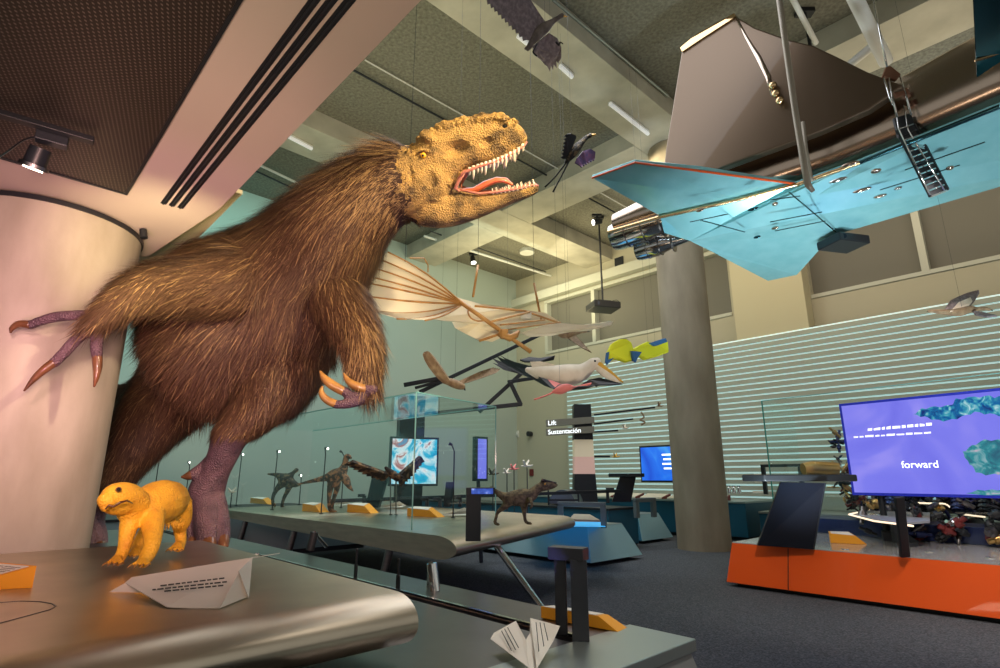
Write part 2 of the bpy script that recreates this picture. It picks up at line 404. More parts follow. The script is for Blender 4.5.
claws = {
 'r1': [(31,325,3.82,4.4),(20,324,3.8,3.8),(12.5,328,3.79,2.6),(10.5,333,3.79,.8)],
 'r2': [(55,362,3.8,4.6),(45,369,3.78,4.2),(34,379,3.77,3),(24,391,3.76,.8)],
 'r3': [(97,356,3.92,4.6),(97.5,366,3.92,4.2),(96.5,377,3.92,2.8),(94,387,3.93,.8)],
 'l1': [(366,389.5,4.6,4.4),(356,386,4.58,4.4),(348,380.5,4.57,3.2),(343.5,373,4.56,.8)],
 'l2': [(345,392,4.6,4.6),(334,386,4.58,4.8),(325,379,4.57,4),(320,371,4.57,1)],
 'l3': [(337,404.5,4.58,4.2),(327,400,4.57,3.9),(321.5,393,4.56,3),(322.5,386,4.56,.8)],
 'ft1': [(193,537,5.37,6.5),(193,545,5.3,5),(191,551,5.24,1)],
 'ft2': [(208,541,5.3,8),(209,548,5.22,6),(208,553,5.17,1)],
 'ft3': [(223,537,5.4,6),(223.5,546,5.34,5),(222,553,5.28,1)],
 'ft4': [(195,473.5,5.38,5),(188,476,5.36,4.2),(181,477,5.34,.8)],
 'gt1': [(84,544,6.1,7),(83,549,6.02,5),(83,553,5.96,1)],
 'gt2': [(100,545,6.2,6),(101,550,6.1,4),(102,553,6.05,1)],
 'gt3': [(110,505,6.15,4.5),(113,509,6.12,3.5),(114,515,6.1,.8)]}
body = MB(); samples = []
def addchain(c, tagid, flat=None, n=4, sg=20, rev=1):
    pts, rad = chain_px(c, n); body.tube(pts, rad, sg, flat=flat, capround=True)
    for i, p in enumerate(pts):
        d = (pts[min(i+1, len(pts)-1)]-pts[max(0, i-1)]).normalized()*rev
        samples.append((*p, rad[i], tagid, *d))
addchain(torso, 0, rev=-1, sg=28); addchain(rleg, 1); addchain(lleg, 2); addchain(rarm, 3); addchain(larm, 4)
for k_, c in fing.items(): addchain([(x_, y_, Y_, r_*1.16) for x_, y_, Y_, r_ in c], 5 if k_[0] in 'rl' else 6, n=3, sg=12)
# ---- head in its own plane: x along picture, y vertical, w across
HY = 4.55
hb = P(412, 180, HY+.05); hn = P(526, 140, HY-.22)
_v = ray(466, 172).normalized(); HXd = (hn-hb).normalized()
HW = (_v - HXd*_v.dot(HXd)).normalized()                     # across the head, away from the viewer side
HXh = Vector((HXd.x, HXd.y, 0)).normalized(); HXh = (HXh - HW*HXh.dot(HW)).normalized()
UPh = HXh.cross(HW).normalized(); UPh = UPh if UPh.z > 0 else -UPh
HXd = HXh
def HP(px, py, w=0):    # pixel in the head's mid plane, w metres across (towards the viewer negative)
    n_ = HW; d = ray(px, py); k_ = (hb-CAM).dot(n_)/d.dot(n_); return CAM + d*k_ + HW*w
def head_loft(st, samp=True, n=28, sq=2.3):
    rings = []; st = smoothpath(st, 4)
    for (x, yt, yb, hw) in st:
        T = HP(x, yt); B = HP(x, yb); c = (T+B)/2; h = (T-B).length/2; up = (T-B).normalized(); r = []
        for j in range(n):
            t = 2*PI*j/n; cx, sy = math.cos(t), math.sin(t)
            r.append(c + HW*hw*math.copysign(abs(cx)**(2/sq), cx) + up*h*math.copysign(abs(sy)**(2/sq), sy))
        rings.append(r)
    body.loft(rings)
    for r in rings:
        c = sum(r, Vector())/len(r)
        if samp: samples.append((*c, (r[0]-c).length*1.3, 7, *HXd))
skull = [(402,160,205,.16),(412,148,212,.21),(424,136,209,.23),(437,128,200,.215),(452,124,187,.19),(466,121,171.5,.17),(480,118.5,166,.155),(495,117,162,.14),(508,119,156.5,.125),(518,124,150.5,.10),(524,130,146,.075),(527,136,141,.04)]
jaw = [(409,196,216,.14),(420,191,225,.19),(436,191,227.5,.195),(450,188.5,227,.17),(463,189,224,.145),(480,192,218,.125),(497,190.5,210.5,.115),(512,188.5,204,.10),(525,185.5,199,.085),(534,183.5,195,.06),(538.5,185,191,.035)]
head_loft(skull); head_loft(jaw)
# crest knobs, brow horn, cheek ridges
for i in range(17):
    t = i/16; x = 414 + t*100; y = np.interp(x, [414,424,437,452,466,480,495,508,518], [145,135,127,122.5,119.5,117,115.8,117.5,122])
    r = (.026+.008*((i*7) % 3))*(1 if t < .9 else .7)
    body.ball(HP(x, y+.3, -.045), r, 10, 8)
    body.ball(HP(x+3, y+2, -.10), r*.8, 10, 8)
    body.ball(HP(x+3, y+2, .06), r*.9, 10, 8)
def hchain(pts, r): 
    p = [HP(x, y, w) for x, y, w in pts]; body.tube(p, r, 10, capround=True)
for sd in (-1, 1):
    hchain([(427,135,sd*.17),(433,138,sd*.185),(441,142,sd*.175),(455,139,sd*.155),(470,135,sd*.135),(487,134,sd*.12),(502,136,sd*.11)], [.035,.038,.024,.02,.018,.016,.012])
    body.ball(HP(430,134,sd*.15), (.045,.045,.04)); 
    hchain([(437,146,sd*.195),(440,160,sd*.20),(447,175,sd*.175),(453,183,sd*.16)], [.022,.026,.026,.02])
    hchain([(414,150,sd*.20),(415,166,sd*.225),(420,184,sd*.225),(430,196,sd*.20),(445,198,sd*.165)], [.02,.028,.03,.028,.02])
    hchain([(423.5,163,sd*.228),(428.5,165.5,sd*.225),(434,163.5,sd*.215)], [.012,.014,.01])
    hchain([(424.5,158,sd*.228),(427.5,160.5,sd*.225),(432,160,sd*.22),(434.5,157,sd*.213)], [.010,.011,.010,.008])
    hchain([(423,152,sd*.228),(428,149,sd*.228),(434,151,sd*.222)], [.010,.013,.012])
vox = .0125
me = remesh(body, vox, 1, .5)
V = np_verts(me); nv = len(V)
S = np.array(samples); 
best = np.full(nv, 1e9); bi = np.zeros(nv, int)
for i in range(len(S)):
    d = np.linalg.norm(V-S[i, :3], axis=1)/S[i, 3]; k_ = d < best; best[k_] = d[k_]; bi[k_] = i
tagv = S[bi, 4].astype(int)
# fenestra hollows and nostril on both sides of the skull
NV = np.empty(nv*3); me.vertices.foreach_get('normal', NV); NV = NV.reshape(-1, 3)
hx = np.array(HXd); hw = np.array(HW)
for (x, y, rx, ry, dep, sl) in ((458,149,.135,.075,.075,-.22),(488,142,.075,.045,.04,-.2),(505.5,126.7,.034,.022,.06,0),(428.8,154.9,.040,.036,.022,0),(436,178,.06,.09,.035,0),(418,172,.03,.10,.03,0)):
    for sd in (-1, 1):
        c = np.array(HP(x, y, 0)); uz = np.array(UPh); u = hx*math.cos(sl)-uz*math.sin(sl); v = hx*math.sin(sl)+uz*math.cos(sl)
        r_ = V-c; side = r_@hw*sd
        q_ = (r_@u/rx)**2+(r_@v/ry)**2
        k_ = (q_ < 1)&(side > .04); V[k_] -= (sd*hw)[None, :]*(dep*(1-q_[k_])**1.2)[:, None]*1.0
me.vertices.foreach_set('co', V.ravel())
# materials by region
hind = np.array(P(222, 440, 5.4)); 
legfur_z = P(232, 436, 5.4).z; rz_ = P(108, 495, 6.2).z
# face attributes
nf = len(me.polygons); cen = np.empty(nf*3); me.polygons.foreach_get('center', cen); cen = cen.reshape(-1, 3)
vi0 = np.empty(len(me.loops), int); me.loops.foreach_get('vertex_index', vi0)
ls = np.empty(nf, int); me.polygons.foreach_get('loop_start', ls); ft = tagv[vi0[ls]]
nrm = np.empty(nf*3); me.polygons.foreach_get('normal', nrm); nrm = nrm.reshape(-1, 3)
ar = np.empty(nf); me.polygons.foreach_get('area', ar)
bidx = bi[vi0[ls]]; bdir = S[bidx, 5:8]
mi = np.zeros(nf, int)
neckx = P(412, 180, 4.6).x
mi[ft == 7] = 1; mi[(ft == 5) | (ft == 6)] = 2
def noise3(p, s):
    q = p*s; return (np.sin(q[:,0]*1.7+q[:,1]*2.3+1)+np.sin(q[:,1]*1.9-q[:,2]*2.9+2)+np.sin(q[:,2]*2.1+q[:,0]*3.1+.5))/3
hline = np.array(HP(409, 175)); hdd = (cen-hline)@hx + noise3(cen, 9)*.05+noise3(cen, 31)*.03
mi[(ft == 0)&(hdd > 0)] = 1; mi[(ft == 7)&(hdd < .0)] = 0
mi[(ft == 2)&(cen[:, 2] < legfur_z)] = 2; mi[(ft == 1)&(cen[:, 2] < rz_)] = 2
me.polygons.foreach_set('material_index', mi)
fb = P(206, 545, 5.45); feet_o = Vector((fb.x, fb.y, DPZ))
DN = thing('feathered_dinosaur', feet_o, 'huge brown shaggy feathered dinosaur with open toothy jaws towering over the display table', 'dinosaur')
dbody = place_mesh(me, 'body', None, DN)
for x in ('hide', 'scale_head', 'scale_leg'): me.materials.append(M[x])
me.polygons.foreach_set('material_index', mi)
zmin = V[:, 2].min()
# ---- fur
fm = mat('fur', (.1,.05,.02), .55, spec=.25, sheen=.0)
nt = fm.node_tree; at = nt.nodes.new('ShaderNodeAttribute'); at.attribute_name = 'Col'; nt.links.new(at.outputs['Color'], fm.node_tree.nodes['Principled BSDF'].inputs['Base Color'])

def noise3(p, s):   # cheap smooth noise
    q = p*s; return (np.sin(q[:,0]*1.7+q[:,1]*2.3+1)+np.sin(q[:,1]*1.9-q[:,2]*2.9+2)+np.sin(q[:,2]*2.1+q[:,0]*3.1+.5))/3
def make_fur(cen, nrm, ar, bdir, wgt, lens, count, name, parent, colf, width=.0034, lift=.28, seed=3, grav=.45, wild=.22):
    g = np.random.default_rng(seed); pr_ = ar*wgt; pr_ = pr_/pr_.sum(); idx = g.choice(len(cen), count, p=pr_)
    c = cen[idx] + g.normal(0, vox*.4, (count, 3)); n = nrm[idx]; d = bdir[idx] + np.array([0,0,-grav]) + g.normal(0, wild, (count, 3))
    w_ = noise3(c, 2.6)[:, None]*.30; d = d + w_*np.cross(n, bdir[idx])
    d = d - n*(d*n).sum(1)[:, None]; d /= np.linalg.norm(d, axis=1)[:, None]+1e-6
    d1 = d + n*lift*(1+g.normal(0, .35, (count, 1))); d1 /= np.linalg.norm(d1, axis=1)[:, None]
    L_ = lens[idx]*np.clip(g.normal(1, .28, count), .35, 1.9)
    side = np.cross(n, d1); side /= np.linalg.norm(side, axis=1)[:, None]; wv = (width*g.uniform(.6, 1.4, count))[:, None]
    p0 = c - n*.01; p1 = p0 + d1*(L_*.5)[:, None]; d2 = d1 + np.array([0,0,-.22]); d2 /= np.linalg.norm(d2, axis=1)[:, None]
    p2 = p1 + d2*(L_*.55)[:, None]
    vs = np.stack([p0-side*wv, p0+side*wv, p1-side*wv*.8, p1+side*wv*.8, p2], 1).reshape(-1, 3)
    base = np.arange(count)*5
    loops = np.stack([base, base+1, base+3, base+2, base+2, base+3, base+4], 1).ravel()
    m = bpy.data.meshes.new(name); m.vertices.add(count*5); wl = np.array(parent.location)
    m.vertices.foreach_set('co', (vs-wl).ravel()); m.loops.add(count*7); m.loops.foreach_set('vertex_index', loops)
    m.polygons.add(count*2); st_ = np.stack([np.arange(count)*7, np.arange(count)*7+4], 1).ravel()
    m.polygons.foreach_set('loop_start', st_); m.update(calc_edges=True)
    m.polygons.foreach_set('use_smooth', np.ones(count*2, bool))
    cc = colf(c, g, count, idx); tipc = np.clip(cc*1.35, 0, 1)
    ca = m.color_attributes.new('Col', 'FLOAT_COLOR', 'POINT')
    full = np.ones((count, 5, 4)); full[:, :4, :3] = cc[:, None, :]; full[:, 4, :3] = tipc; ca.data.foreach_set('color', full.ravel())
    m.materials.append(fm); o = bpy.data.objects.new(name, m); COL.objects.link(o); o.parent = parent; tag(o, kind='stuff'); return o
isf = (mi == 0)|((mi == 1)&(hdd < .10)&(hdd > 0)&(np.sin(cen[:,2]*57)+np.sin(cen[:,0]*71+cen[:,2]*23) > .2))
view = np.array(CAM)-cen; view /= np.linalg.norm(view, axis=1)[:, None]; fac = (nrm*view).sum(1)
wgt = isf*np.where(fac > -.35, 1.0, .12)
lens = np.select([ft == 0, ft == 1, ft == 2, ft == 3, ft == 4], [.26, .16, .17, .19, .20], .1)
# shorter hair towards the wrists, ankles and head
lens = np.where((ft == 0)&(cen[:, 0] < P(190,340,6).x), .17, lens)
hd = (cen-hline)@hx; lens = np.where((hd > -.35)&((ft == 0)|(ft == 7)), np.clip(.05-hd*.30, .04, .15), lens)
lens = np.where((ft == 2)&(cen[:, 2] < legfur_z+.25), .09, lens); lens = np.where((ft == 3)&(cen[:, 0] < P(135,295,4.05).x), .15, lens)
mane = (ft == 0)&(nrm[:, 2] > .25)&(cen[:, 0] > P(300,200,5).x); lens = np.where(mane, .30, lens)
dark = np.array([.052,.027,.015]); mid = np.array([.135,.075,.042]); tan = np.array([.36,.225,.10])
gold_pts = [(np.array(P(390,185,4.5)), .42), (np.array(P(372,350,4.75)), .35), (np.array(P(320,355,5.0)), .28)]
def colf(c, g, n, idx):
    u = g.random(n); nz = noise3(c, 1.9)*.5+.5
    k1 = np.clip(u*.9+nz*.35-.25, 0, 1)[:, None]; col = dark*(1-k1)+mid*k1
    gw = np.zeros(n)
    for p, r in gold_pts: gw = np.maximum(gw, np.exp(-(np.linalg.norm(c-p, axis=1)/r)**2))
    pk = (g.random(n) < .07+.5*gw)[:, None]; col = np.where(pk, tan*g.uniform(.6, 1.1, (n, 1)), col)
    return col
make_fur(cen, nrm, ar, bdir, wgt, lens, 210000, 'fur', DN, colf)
# ---- teeth, tongue, eyes, claws
def tooth(x, y, w, L_, up, r=.011, lean=0):
    p = HP(x, y, w); q = p + UPh*(L_*up) - HXd*L_*lean - HW*w*.08
    tb = MB(); tb.tube([p-UPh*.015*up, p+(q-p)*.4, p+(q-p)*.8, q], [r, r*.9, r*.5, .001], 7); tb.build('tooth', 'tooth', DN, smooth=True)
for sd in (-1, 1):
    for i in range(14):
        t = i/13; x = 472+t*51; y = np.interp(x, [466,480,495,508,518,524], [170.5,165,160.5,155,149.5,144.5]); w = np.interp(x, [470,495,508,518,527], [.148,.128,.112,.088,.035])
        L_ = (.080+.028*math.sin(i*2.4+sd))*(1 if t < .85 else .6); tooth(x, y, sd*w, L_, -1, .0145, .2)
    for i in range(11):
        t = i/10; x = 494+t*40; y = np.interp(x, [480,497,512,525,534,538], [193,191.5,189.5,186.5,184.5,186]); w = np.interp(x, [480,512,525,534,538], [.108,.085,.070,.048,.02])
        tooth(x, y, sd*w, .040+.012*math.sin(i*2.1), 1, .0095, .1)
gb = MB()
for sd in (-1, 1):
    gb.tube([HP(x, y, sd*w) for x, y, w in ((461,178,.155),(467,171,.155),(480,166,.14),(495,161.5,.125),(508,156,.108),(518,150,.082),(524,145.5,.055),(526.5,142,.02))], [.014,.017,.016,.015,.014,.013,.012,.01], 8)
    gb.tube([HP(x, y, sd*w) for x, y, w in ((460,188,.13),(480,192.5,.108),(497,191,.098),(512,189,.082),(525,186.3,.066),(534,184.5,.043),(538,186,.015))], [.012]*7, 8)
    gb.tube([HP(x, y, sd*w) for x, y, w in ((466,172,.150),(461,180,.150),(458,187,.148),(462,190,.14))], [.02,.016,.018,.012], 8)
gb.build('gums', 'gum', DN, smooth=True)
tg = MB(); tg.tube([HP(x, y, 0) for x, y in ((462,191),(475,190),(486,184),(497,180),(505,180.5),(511,184)) ], [.05,.06,.065,.062,.05,.02], 14, flat=(HXd.cross(HW), .45), capround=True)
tg.build('tongue', 'tongue', DN, smooth=True)
for sd in (-1, 1):
    e = MB(); ec = HP(428.8, 154.9, sd*.224); e.ball(ec, .026, 16, 12); eo = e.build('eye', 'eye', DN, smooth=True)
    nb = MB(); nb.ball(HP(505.5, 126.7, sd*.078), (.022,.014,.014), 12, 8); nb.build('nostril', 'black', DN, smooth=True)
    pu = MB(); pu.ball(ec+HW*sd*.0185, (.010,.010,.0115), 12, 8); pu.build('pupil', 'blackgloss', eo, smooth=True)
for k_, c in claws.items():
    pts, rad = chain_px(c, 4); cm = MB().tube(pts, rad, 10, capround=False)
    o = cm.build('claw', 'claw_tan' if k_[0] == 'l' else 'claw', DN, smooth=True)
# ================================================================ wing-shaped tables, long bench, blocks and paper planes
def airfoil(s_nose, s_back, z_top, th, back_th=.05, n=10, r=.42):
    """profile as (s, z) from the rounded nose back to the tail edge"""
    top = []; bot = []
    for i in range(n+1):
        t = PI/2*i/n; top.append((s_nose+r*(1-math.cos(t)), z_top-th/2+th/2*math.sin(t)))
    for i in range(n+1):
        t = PI/2*i/n; bot.append((s_nose+r*(1-math.cos(t)), z_top-th/2-th/2*math.sin(t)))
    return top[::1] + [(s_back, z_top), (s_back, z_top-back_th)] + bot[::-1][:-1]
def wing(p0, p1):     # two lists of world points -> loft
    return MB().loft([p0, p1])
TZ = 1.2
pr = airfoil(1.93, 4.72, TZ, .19, r=.16)
T1 = thing('wing_table', ST_(3.3, -.5, BENZ), 'wide brushed steel table shaped like an aircraft wing nearest the camera', 'table')
w_ = wing([ST_(s, -4.2, z) for s, z in pr], [ST_(s, 1.385, z) for s, z in pr]).build('top', 'steel', T1, smooth=True, ang=35)
for (s, t) in ((2.35, .93), (4.3, .99), (2.4,-2.5), (4.3,-2.5)):
    MB().tube([ST_(s,t,BENZ if t>.9 else 0), ST_(s,t,TZ-.185 if s<3 else TZ-.1)], .035, 14).build('leg', 'chrome', T1, smooth=True, ang=40)
g = MB(); e_ = [PZ(x, y, TZ+.0015) for x, y in ((-40,603),(0,602.5),(20,601),(40,601.5),(52,603.5),(56,606),(50,609.5),(30,615),(0,623),(-40,635))]
for i in range(len(e_)-1): g.bar(e_[i], e_[i+1], .004, .002)
g.build('inlaid_line', 'steel_dark', T1)
# low bench with the slot that carries the dinosaur
B1 = thing('long_plinth', ST_(5, 1.7, 0), 'long low dark steel plinth with a slot along it under the dinosaur', 'plinth')
slabbox(1.41, 9.6, .93, 2.08, BENZ-.05, BENZ).build('near_plate', 'steel_dark', B1, bevel=.004)
slabbox(1.41, 9.6, 2.14, 2.51, BENZ-.05, BENZ).build('far_plate', 'steel_dark', B1, bevel=.004)
lightplate = mat('pale_steel', (.40,.46,.45), .35, .8)
slabbox(1.40, 1.75, .93, 2.52, BENZ-.048, BENZ+.003).build('end_plate', lightplate, B1, bevel=.004)
slabbox(1.76, 9.6, 2.08, 2.145, BENZ-.10, BENZ-.06).build('slot_channel', 'black', B1)
slabbox(1.76, 9.6, 2.145, 2.165, BENZ-.05, BENZ+.012).build('slot_lip', 'chrome', B1)
body_ = MB().hexa([ST_(1.15,.95,.0), ST_(1.15,2.72,.0), ST_(9.6,2.72,.0), ST_(9.6,.95,.0), ST_(1.42,.95,BENZ-.05), ST_(1.42,2.5,BENZ-.05), ST_(9.6,2.5,BENZ-.05), ST_(9.6,.95,BENZ-.05)])
body_.build('base', mat('grey_side', (.20,.205,.21), .5), B1)
fx = Vector((fb.x, fb.y, 0)); fs, ft_ = fx.dot(a), fx.dot(b)
for k_, (s0, s1, t0, t1) in enumerate(((fs-.55, fs+.55, ft_-.33, min(ft_+.3, 2.05)), (6.1-.05, 7.2, .95, 1.35))):
    pl = slabbox(s0, s1, t0, t1, BENZ, DPZ-.045).build('foot_plate', 'steel_dark', B1, bevel=.01)
# slot fins
for i, (x, y0, y1) in enumerate(((355,552,583),(397.5,562,594))):
    bpt = PZ(x, y1, BENZ-.02); tpt = PK(x, y0, depth(bpt)); f = MB()
    hgt = (tpt-bpt).length
    f.bar(bpt, bpt+UP*hgt*.55, .035, .012, up=b); f.bar(bpt+UP*hgt*.5, bpt+UP*hgt-a*.0+b*.0, .016, .012, up=b); f.ball(bpt+UP*hgt, .011, 8, 6)
    tag(f.build('slot_bracket', 'black', bevel=.002), ['small upright black bracket in the plinth slot, farther one', 'small upright black bracket in the plinth slot, nearer one'][i], 'bracket', 'brackets in the plinth slot')
# near bollard loop
bp = PZ(589, 640, BENZ); L0 = bp; d1 = (-a*.5 - b*.85).normalized()
LB = thing('loop_bollard', bp - a*.02, 'square steel loop bollard standing beside the orange block on the near plinth', 'bollard')
hb_ = .335; q1 = PZ(581, 640, BENZ+.003); q0 = PZ(562, 634, BENZ+.003)
w_ = .060
ax_ = (q1-q0); ax_.z = 0; ax_ = Vector((1, -.15, 0)).normalized()
MB().box(q1+UP*hb_/2, (w_*1.25, w_, hb_), ax_).build('post', 'charcoal', LB, bevel=.003)
MB().box(q0+UP*hb_/2, (w_*.9, w_, hb_), ax_).build('post', 'charcoal', LB, bevel=.003)
tc_ = q1 + UP*(hb_+.03); te_ = q1 + Vector((-.125, -.055, hb_+.03)) 
MB().bar(q1+ax_*.035+UP*(hb_+.022), q0-ax_*.045-Vector((0,.03,0))+UP*(hb_+.022), .085, .055).build('head', 'charcoal', LB, bevel=.003)
# ---- caption wedge blocks
def wedge(c, L_, D_, h0, h1, d, name, label, group=None, face=True, cat='caption block', endcut=True):
    """block long along d, top slopes from h1 (back) to h0 (front)"""
    d = Vector(d).normalized(); n = UP.cross(d); o = thing(name, c, label, cat, group)
    x = d*L_/2; y = n*D_/2
    q = [c-x-y, c+x*1.0-y, c+x+y, c-x+y, c-x-y+UP*h0, c+x*(.72 if endcut else 1)-y+UP*h0, c+x*(.72 if endcut else 1)+y+UP*h1, c-x+y+UP*h1]
    MB().hexa(q).build('block', 'amber', o, bevel=.002)
    if face:
        u = (q[7]-q[4]).normalized(); nn = d.cross(u).normalized(); nn = nn if nn.z > 0 else -nn
        f0 = q[4]+nn*.002
        w = (q[5]-q[4]).length; hh = (q[7]-q[4]).length
        pn = MB().prism([f0+d*w*.04+u*hh*.06, f0+d*w*.96+u*hh*.06, f0+d*w*.96+u*hh*.94, f0+d*w*.04+u*hh*.94], nn*.003).build('caption_panel', 'paper', o)
        lm = MB(); RR = random.Random(int(w*1000))
        for r_ in range(5):
            for hs in (0, 1):
                x0 = .08+hs*.46; x1 = x0+RR.uniform(.28, .38)
                if r_ == 4 and hs: continue
                z0 = .8-r_*.15; cs = x0
                while cs < x1:
                    ww = RR.uniform(.02, .05)
                    lm.prism([f0+nn*.0035+d*w*cs+u*hh*z0, f0+nn*.0035+d*w*(cs+ww)+u*hh*z0, f0+nn*.0035+d*w*(cs+ww)+u*hh*(z0+.05), f0+nn*.0035+d*w*cs+u*hh*(z0+.05)], nn*.001); cs += ww+.012
        lm.build('caption_lines', mat('caption_ink', (.25,.2,.15), .8), pn)
    return o
# near left block: traced corner points on the table top
g0 = PZ(-52, 592, TZ); g1 = PZ(32.5, 588, TZ); dd = (g1-g0); dd.z = 0; d_ = dd.normalized(); nn_ = UP.cross(d_)
WB = thing('caption_block', (g0+g1)/2, 'orange wedge block with a white caption panel on the near table at far left', 'caption block')
hr = m_(21, g1); dep = .14
qq = [g0, g1, g1+nn_*dep*.2 - d_*.03, g0+nn_*dep, g0+UP*.012, g1+UP*hr, g1+UP*(hr+.0)+nn_*.16-d_*.09, g0+UP*.012+nn_*dep]
ov = nn_*.16-d_*.20; qq = [g0, g1, g1+ov, g0+ov, g0+UP*.01, g1+UP*hr, g1+UP*hr+ov, g0+UP*.01+ov]
MB().hexa(qq).build('block', 'amber', WB, bevel=.002)
u1 = (qq[5]-qq[4]); u2 = (qq[7]-qq[4]); nrm_ = u1.cross(u2).normalized(); nrm_ = nrm_ if nrm_.z > 0 else -nrm_
f0 = qq[4]+nrm_*.002
cp = MB().prism([f0+u1*i+u2*j for i, j in ((.02,.05),(.93,.05),(.93,.95),(.02,.95))], nrm_*.002).build('caption_panel', 'paper', WB)
lm = MB(); RR = random.Random(5)
for r_ in range(14):
    i0 = .08+r_*.058
    if r_ in (6,): continue
    j = .10
    for part in range(2):
        jend = .48 if part == 0 else .9
        j = .10 if part == 0 else .55
        while j < jend-.05:
            w_ = RR.uniform(.03, .08); lm.prism([f0+nrm_*.0022+u1*x+u2*y for x, y in ((i0,j),(i0+.022,j),(i0+.022,j+w_),(i0,j+w_))], nrm_*.0006); j += w_+.02
lm.build('caption_lines', mat('caption_grey', (.22,.18,.14), .8), cp)
# block on the plinth behind the bollard
g0 = PZ(541, 618, BENZ+.003); g1 = PZ(618, 632, BENZ+.003); dd = (g1-g0).normalized(); nn_ = UP.cross(dd)
o = thing('caption_block', (g0+g1)/2, 'orange block lying behind the steel loop bollard on the near plinth', 'caption block')
hh = .055
MB().hexa([g0, g1, g1+nn_*.10, g0+nn_*.10, g0+UP*hh, g1-dd*.10+UP*hh, g1-dd*.10+nn_*.10+UP*hh*.8, g0+nn_*.10+UP*hh*.8]).build('block', 'amber', o, bevel=.002)
MB().hexa([g0+dd*.02+UP*(hh+.0005), g1-dd*.12+UP*(hh+.0005), g1-dd*.12+nn_*.09+UP*(hh*.82+.0005), g0+dd*.02+nn_*.09+UP*(hh*.82+.0005), g0+dd*.02+UP*(hh+.003), g1-dd*.12+UP*(hh+.003), g1-dd*.12+nn_*.09+UP*(hh*.82+.003), g0+dd*.02+nn_*.09+UP*(hh*.82+.003)]).build('caption_panel', 'paper', o)
# ---- big folded paper plane on the table: corners in pixels with height above the table
def pp(x, y, z): return PZ(x, y, TZ+z)
PL = thing('paper_plane', pp(185, 600, 0), 'large folded white paper plane with printed lines on the near steel table', 'paper plane')
def fold(name, pts, label=None, th=.003, m='paper'):
    n = (pts[1]-pts[0]).cross(pts[2]-pts[0]).normalized()
    o = MB().prism([p-n*th/2 for p in pts], n*th).build(name, m, PL); return o
nose = pp(109, 592, .004); kl = pp(125, 583, .04); kb = pp(167, 607, .006); c_ = pp(220, 608, .004); apex = pp(240, 570, .115)
r2 = pp(247, 597, .006); topb = pp(252, 558, .13); tl = pp(132, 577, .05); tip = pp(280, 553, .10)
side = fold('side_panel', [kl, kb, pp(190, 608, .004), c_, apex, topb, pp(132, 577.5, .055)])
fold('nose_fold', [nose, kl, pp(143, 592.5, .006)]); fold('top_wing', [kl, pp(132, 577.5, .055), topb, tip, pp(200, 567, .07)])
fold('tail_wall', [topb, pp(248.5, 598, .006), r2, pp(238.5, 571, .115)])
fold('inner_fold', [apex, r2, c_], th=.002); 
for r_, (x0, x1, y0, y1) in enumerate(((161,228,587,579),(153,228,591,583),(165,226,592.5,586.5))):
    tx = MB(); RR = random.Random(r_); x = 0
    nA = (kb-kl).cross(apex-kl).normalized(); nA = nA if nA.dot(CAM-kl) > 0 else -nA
    def onp(px, py): d = ray(px, py); k_ = (kl-CAM).dot(nA)/d.dot(nA); return CAM+d*k_
    L_ = x1-x0
    while x < L_-3:
        w_ = RR.uniform(3, 7); w_ = min(w_, L_-x)
        f = lambda q: y0+(y1-y0)*q/L_
        pts = [onp(x0+x, f(x)+.75), onp(x0+x+w_, f(x+w_)+.75), onp(x0+x+w_, f(x+w_)-.45), onp(x0+x, f(x)-.45)]
        tx.prism([p+nA*.006 for p in pts], nA*.0008); x += w_+1.4
    tx.build('printed_line', 'ink', side)
# ---- small paper plane at the bottom on the plinth
def pb(x, y, z): return PZ(x, y, BENZ+.003+z)
P2 = thing('paper_plane', pb(527, 664, 0), 'small folded white paper dart with printed lines standing on the near plinth at the bottom', 'paper plane')
def fold2(name, pts, th=.0025):
    n = (pts[1]-pts[0]).cross(pts[2]-pts[0]).normalized(); return MB().prism([p-n*th/2 for p in pts], n*th).build(name, 'paper', P2)
lw = fold2('left_wing', [pb(529,668,.02), pb(490.5,639,.045), pb(494,633,.06), pb(516,621,.085), pb(526,640,.06)])
rw = fold2('right_wing', [pb(537,668,.02), pb(530,631,.07), pb(530.5,618,.10), pb(560,626,.085), pb(553,641,.05)])
fold2('keel', [pb(529,669,.005), pb(526,640,.055), pb(530,633,.07), pb(537,669,.005)])
for o_, segs in ((lw, ((505,630,516,651),(508,628.5,519,649),(502,632,512,652))), (rw, ((537,623,540,652),(541,623,545,647),(545,624,549,641)))):
    v0 = o_.matrix_world; vs_ = [Vector(v.co) for v in o_.data.vertices]; P0 = P2.location
    nq = (vs_[1]-vs_[0]).cross(vs_[2]-vs_[0]).normalized(); nq = nq if nq.dot(CAM-(vs_[0]+P0)) > 0 else -nq
    base_ = vs_[0]+P0
    for (x0, y0, x1, y1) in segs:
        def on2(px, py): d = ray(px, py); k_ = (base_-CAM).dot(nq)/d.dot(nq); return CAM+d*k_
        MB().bar(on2(x0, y0)+nq*.005, on2(x1, y1)+nq*.005, .0032, .0012, up=nq).build('printed_line', 'ink', o_)
